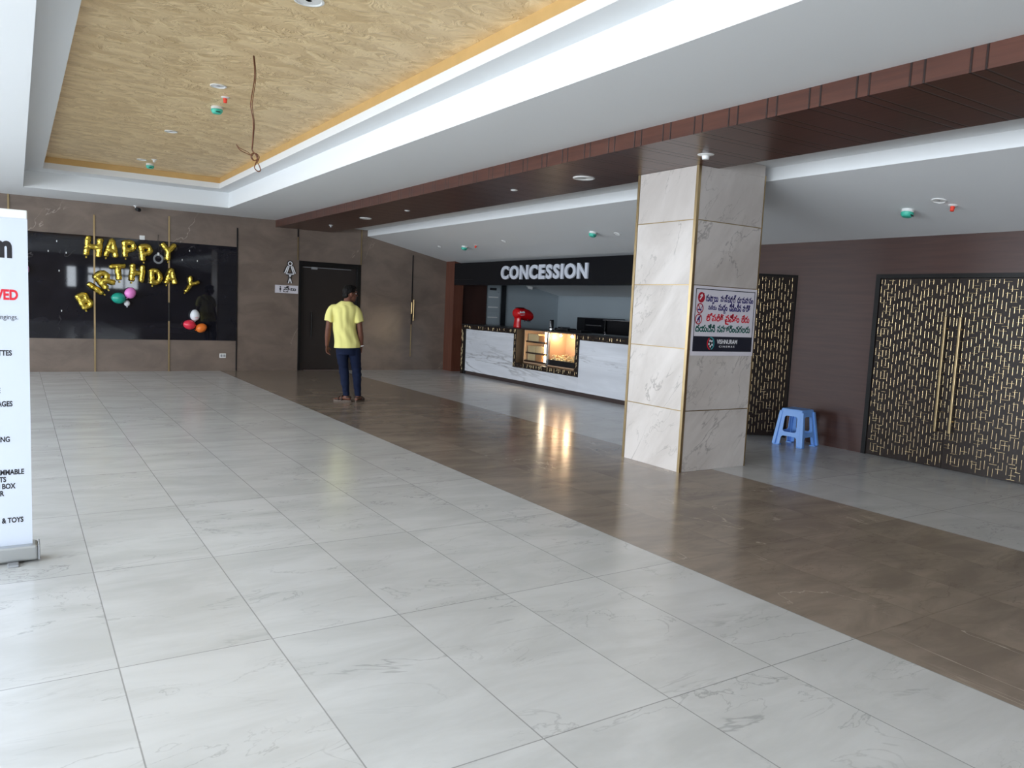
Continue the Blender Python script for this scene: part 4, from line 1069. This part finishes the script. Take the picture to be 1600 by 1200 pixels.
for sx in (-1, 1):
    for sy in (-1, 1):
        mb = MB(); e = a0
        mb.box(sx*e - sx*.062, sx*(e+.012), sy*e - sy*.062, sy*(e+.012), 0, .012)
        mb.ring([[(sx*(e-.012*t_/1) - sx*(e-a1_)*t_*1.0 + dx*.02, sy*e - sy*(e-a1_)*t_ + dy*.02, .012 + t_*(SH-.03)) for dx, dy in ((-1, -1), (1, -1), (1, 1), (-1, 1))] for t_ in (0, .97)])
        fixn(obj('leg', mb, 'blue', st, bevel=.004))

# ------------------------------------------------------------------ person
M['skin'] = plain('brown_skin', hx(104, 66, 52), .55, var=.06, spec=.3)
M['hair'] = plain('black_hair', hx(13, 11, 11), .7, spec=.2)
M['shirt'] = plain('pale_yellow_cotton', hx(226, 219, 138), .85, spec=.2, var=.02)
M['trousers'] = plain('navy_jersey', hx(17, 26, 50), .85, spec=.2, var=.08)
M['sandal'] = plain('dark_taupe_sandal', hx(98, 84, 74), .6)
M['strap'] = plain('brown_leather_strap', hx(58, 42, 34), .55)
pr = thing('person', 'person in a pale yellow t-shirt and navy joggers standing turned away, arms at the sides', 'person', (4.165, 10.84, 0), (0, 0, -math.atan2(4.165, 10.84)))
V3 = lambda *a: Vector(a)
J = dict(head=V3(-.05, .03, 1.588), neck=V3(-.095, .0, 1.47), chest=V3(-.125, .0, 1.27), waist=V3(-.1, .01, 1.03), pelvis=V3(-.075, .0, .9),
         shL=V3(-.315, .0, 1.385), elL=V3(-.352, -.02, 1.07), wrL=V3(-.368, .04, .82),
         shR=V3(.062, .0, 1.385), elR=V3(.105, -.025, 1.07), wrR=V3(.135, .03, .825),
         hiL=V3(-.165, 0, .88), knL=V3(-.118, .03, .47), anL=V3(-.07, -.01, .085),
         hiR=V3(.018, 0, .88), knR=V3(.068, .035, .47), anR=V3(.098, .0, .085))
def lerp(a, b_, t): return a + (b_-a)*t
def ell(mb, c_, rx, ry, z=None, n=24): return [(c_.x + rx*math.cos(2*PI*i/n), c_.y + ry*math.sin(2*PI*i/n), c_.z if z is None else z) for i in range(n)]
def torso(mb, grow=0, z0=.86):
    rows = [(V3(-.075, 0, .8), .15, .105), (V3(-.075, 0, .88), .165, .115), (V3(-.095, .005, .98), .145, .105), (V3(-.115, .01, 1.08), .142, .105), (V3(-.128, .005, 1.2), .15, .11), (V3(-.128, 0, 1.32), .165, .105), (V3(-.127, -.005, 1.38), .165, .088), (V3(-.12, -.005, 1.435), .12, .075), (V3(-.1, 0, 1.465), .066, .062)]
    mb.ring([ell(mb, c_, rx+grow, ry+grow) for c_, rx, ry in rows if c_.z >= z0])
body = MB(); torso(body, -.012, .79)
def limb(mb, pts, rad, g=0):
    dn, rr = [], []
    for i in range(len(pts)-1):
        for k in range(6): t = k/6; dn.append(lerp(pts[i], pts[i+1], t)); rr.append(rad[i]+(rad[i+1]-rad[i])*(t*t*(3-2*t)) + g)
    dn.append(pts[-1]); rr.append(rad[-1]+g); mb.tube(dn, rr, 16)
limb(body, [J['neck']-V3(0, 0, .05), J['neck']+V3(.012, .008, .045), lerp(J['neck'], J['head'], .8)], [.062, .054, .055])
for s_ in 'LR':
    sg = -1 if s_ == 'L' else 1
    limb(body, [J['sh'+s_]+V3(-sg*.03, 0, -.01), J['sh'+s_]+V3(sg*.012, 0, -.09), J['el'+s_], lerp(J['el'+s_], J['wr'+s_], .35), J['wr'+s_]], [.042, .046, .04, .042, .026])
    body.sphere(J['sh'+s_]+V3(-sg*.015, 0, -.03), .045)
    limb(body, [J['hi'+s_], lerp(J['hi'+s_], J['kn'+s_], .5), J['kn'+s_], lerp(J['kn'+s_], J['an'+s_], .3)+V3(0, -.015, 0), J['an'+s_]], [.085, .075, .053, .052, .034])
# head: face turned to the right of the walking direction
FD = V3(math.sin(math.radians(68)), math.cos(math.radians(68)), -.06).normalized(); RT = FD.cross(V3(0, 0, 1)).normalized(); UP = RT.cross(FD)
def hp(f, r_, u_): return J['head'] + FD*f + RT*r_ + UP*u_
def blob(mb, c_, a, b_, d_, n=16):
    k = len(mb.v); mb.sphere((0, 0, 0), 1, n, 12)
    for i in range(k, len(mb.v)):
        x, y, z = mb.v[i]; mb.v[i] = tuple(c_ + FD*x*a + RT*y*b_ + UP*z*d_)
blob(body, hp(-.012, 0, .025), .098, .075, .092); blob(body, hp(.035, 0, -.03), .058, .056, .075); blob(body, hp(.06, 0, -.085), .03, .03, .022)
blob(body, hp(.082, 0, .038), .016, .05, .014)      # brow
body.tube([hp(.085, 0, .03), hp(.102, 0, -.005), hp(.108, 0, -.016), hp(.09, 0, -.024)], [.008, .012, .016, .01], 10)
blob(body, hp(.088, 0, -.048), .013, .024, .008); blob(body, hp(.086, 0, -.061), .013, .021, .008)
for sg in (-1, 1):
    blob(body, hp(-.01, sg*.078, -.01), .02, .009, .032); blob(body, hp(.06, sg*.035, -.012), .022, .022, .02)
# hands with separate fingers
def hand(mb, wr, dirv, palm, thumbdir):
    d = dirv.normalized(); pn = palm.normalized(); sd = d.cross(pn).normalized()
    if sd.dot(thumbdir) < 0: sd = -sd
    mb.ring([[wr + d*t + sd*(wd*math.cos(a_)) + pn*(.013*math.sin(a_)) for a_ in (2*PI*i/14 for i in range(14))] for t, wd in ((-.02, .024), (.02, .03), (.05, .038), (.085, .04), (.092, .036))])
    for k, (off, ln) in enumerate(((.03, .07), (.01, .08), (-.01, .074), (-.03, .058))):
        b0 = wr + d*.082 + sd*off; c1 = .22 + .1*k
        p1 = b0 + (d*math.cos(c1) + pn*math.sin(c1))*ln*.45; p2 = p1 + (d*math.cos(c1*2.4) + pn*math.sin(c1*2.4))*ln*.32; p3 = p2 + (d*math.cos(c1*3.3) + pn*math.sin(c1*3.3))*ln*.26
        mb.tube([b0, p1, p2, p3], [.0088, .0082, .0076, .006], 10)
    t0 = wr + d*.03 + sd*.024; t1 = t0 + (sd*.75 + d*.65 + pn*.25)*.036; t2 = t1 + (d*.9 + sd*.25 + pn*.35)*.03
    mb.tube([t0 - sd*.008, t1, t2], [.013, .0105, .008], 10)
hand(body, J['wrL'], V3(.1, .12, -1), V3(.75, -.5, 0), V3(0.3, 1, 0))
hand(body, J['wrR'], V3(-.14, .1, -1), V3(-.9, -.2, 0), V3(-.3, 1, 0))
# feet
def foot(mb, an, dv):
    dv = dv.normalized(); sd = V3(dv.y, -dv.x, 0)
    limb(mb, [an, an + V3(0, 0, -.03) - dv*.01], [.034, .034])
    mb.ring([[an + dv*t + sd*(wd*math.cos(a_)) + V3(0, 0, z_ - an.z + hh*math.sin(a_)) for a_ in (2*PI*i/16 for i in range(16))] for t, wd, z_, hh in ((-.065, .022, .045, .02), (-.045, .032, .05, .027), (0, .035, .06, .035), (.06, .04, .052, .026), (.12, .046, .042, .016), (.16, .044, .038, .012), (.185, .03, .036, .009))])
FL = V3(-.93, .34, 0); FR = V3(.42, .9, 0)
foot(body, J['anL'], FL); foot(body, J['anR'], FR)
link('body', remesh(body, .0052, 3, ['skin']), pr)
# hair cap
hr = MB(); blob(hr, hp(-.02, 0, .045), .102, .082, .088, 20); blob(hr, hp(.02, 0, .085), .075, .065, .045); blob(hr, hp(-.07, 0, -.02), .045, .066, .06)
me = remesh(hr, .006, 2, ['hair'])
displace(me, lambda p: .006*noise.noise(p*60))
bm = bmesh.new(); bm.from_mesh(me)
bmesh.ops.delete(bm, geom=[v_ for v_ in bm.verts if (v_.co - J['head']).dot(FD) > .05 and (v_.co - J['head']).dot(UP) < .052], context='VERTS')
bm.to_mesh(me); bm.free()
link('hair', me, pr)
for sg in (-1, 1): obj('eye', MB().sphere(hp(.069, sg*.033, .012), .0105, 12, 8), 'ink_white', pr, smooth=True)
# shirt
shm = MB()
rows = [(V3(-.079, 0, .74), .19, .148), (V3(-.08, 0, .88), .187, .142), (V3(-.1, .005, .98), .176, .132), (V3(-.118, .008, 1.08), .167, .128), (V3(-.13, .004, 1.2), .17, .13), (V3(-.13, 0, 1.3), .184, .126), (V3(-.127, -.004, 1.365), .188, .112), (V3(-.124, -.004, 1.41), .162, .096), (V3(-.115, -.004, 1.445), .115, .082), (V3(-.1, 0, 1.48), .074, .068)]
shm.ring([ell(shm, *r_) for r_ in rows])
for s_ in 'LR':
    sg = -1 if s_ == 'L' else 1
    limb(shm, [J['sh'+s_]+V3(-sg*.07, 0, .0), J['sh'+s_]+V3(-sg*.012, 0, -.03), J['sh'+s_]+V3(sg*.004, -.002, -.09), lerp(J['sh'+s_], J['el'+s_], .66)+V3(sg*.004, 0, 0)], [.055, .06, .068, .07])
me = remesh(shm, .0065, 8, ['shirt'])
displace(me, lambda p: (math.sin((p.x*.8 + p.z*.35)*55 + 3*noise.noise(p*5))*.0042 + noise.noise(Vector((p.x*14, p.y*14, p.z*4)))*.011)*(1 if p.z < 1.42 else .3))
bm = bmesh.new(); bm.from_mesh(me)
bmesh.ops.bisect_plane(bm, geom=bm.verts[:]+bm.edges[:]+bm.faces[:], plane_co=(0, 0, .805), plane_no=(.04, 0, -1), clear_outer=True)
bmesh.ops.bisect_plane(bm, geom=bm.verts[:]+bm.edges[:]+bm.faces[:], plane_co=(-.1, 0, 1.468), plane_no=(.1, .25, 1), clear_outer=True)
bm.to_mesh(me); bm.free()
o = link('t_shirt', me, pr); sd_ = o.modifiers.new('thick', 'SOLIDIFY'); sd_.thickness = .004; sd_.offset = 0
# trousers
tr = MB()
tr.ring([ell(tr, *r_) for r_ in [(V3(-.075, -.005, .7), .15, .115), (V3(-.075, -.01, .8), .162, .12), (V3(-.075, -.005, .9), .16, .115), (V3(-.078, 0, .97), .145, .10)]])
for s_ in 'LR':
    limb(tr, [J['hi'+s_]+V3(.018 if s_ == 'L' else -.018, 0, .0), lerp(J['hi'+s_], J['kn'+s_], .35)+V3(0, -.005, 0), J['kn'+s_], lerp(J['kn'+s_], J['an'+s_], .4)+V3(0, -.012, 0), lerp(J['kn'+s_], J['an'+s_], .8), J['an'+s_]+V3(0, 0, .015)], [.08, .09, .07, .065, .05, .043])
me = remesh(tr, .0065, 6, ['trousers'])
displace(me, lambda p: noise.noise(Vector((p.x*9, p.y*9, p.z*22)))*.008*(1.3 if p.z < .55 else .7))
link('trousers', me, pr)
for an, kn in ((J['anL'], J['knL']), (J['anR'], J['knR'])):
    obj('cuff', MB().tube([an+V3(0, 0, .005), an+V3(0, 0, .03), an+V3(0, .002, .06)], [.043, .046, .045], 20), 'trousers', pr, smooth='auto')
def sandal(an, dv):
    dv = dv.normalized(); sd = V3(dv.y, -dv.x, 0); base = V3(an.x, an.y, 0); mb = MB()
    outl = []
    for i in range(28):
        a_ = 2*PI*i/28; t = .06 + .14*math.cos(a_); wd = .042 + .012*math.cos(a_) ; outl.append(base + dv*t + sd*(wd*math.sin(a_)))
    mb.ring([[p + V3(0, 0, z) for p in outl] for z in (0, .026)])
    s_ = fixn(obj('sandal', mb, 'sandal', pr, bevel=.004))
    sm = MB()
    for t, wd, hh in ((.11, .05, .066), (.06, .047, .088)):
        sm.tube([base + dv*t + sd*(wd*math.cos(a_)) + V3(0, 0, .02 + (hh-.02)*math.sin(a_)) for a_ in (PI*i/14 for i in range(15))], .011, 8)
    sm.tube([base + dv*(-.06*math.sin(a_) - .01) + sd*(.042*math.cos(a_)) + V3(0, 0, .07) for a_ in (PI*i/14 for i in range(15))], .008, 8)
    obj('strap', sm, 'strap', s_, smooth=True)
sandal(J['anL'], FL); sandal(J['anR'], FR)
wb = J['wrR']; obj('wristband', MB().tube([wb+V3(0, 0, .0), wb+V3(-.003, 0, .014)], .031, 18), 'ink_white', pr, smooth='auto')
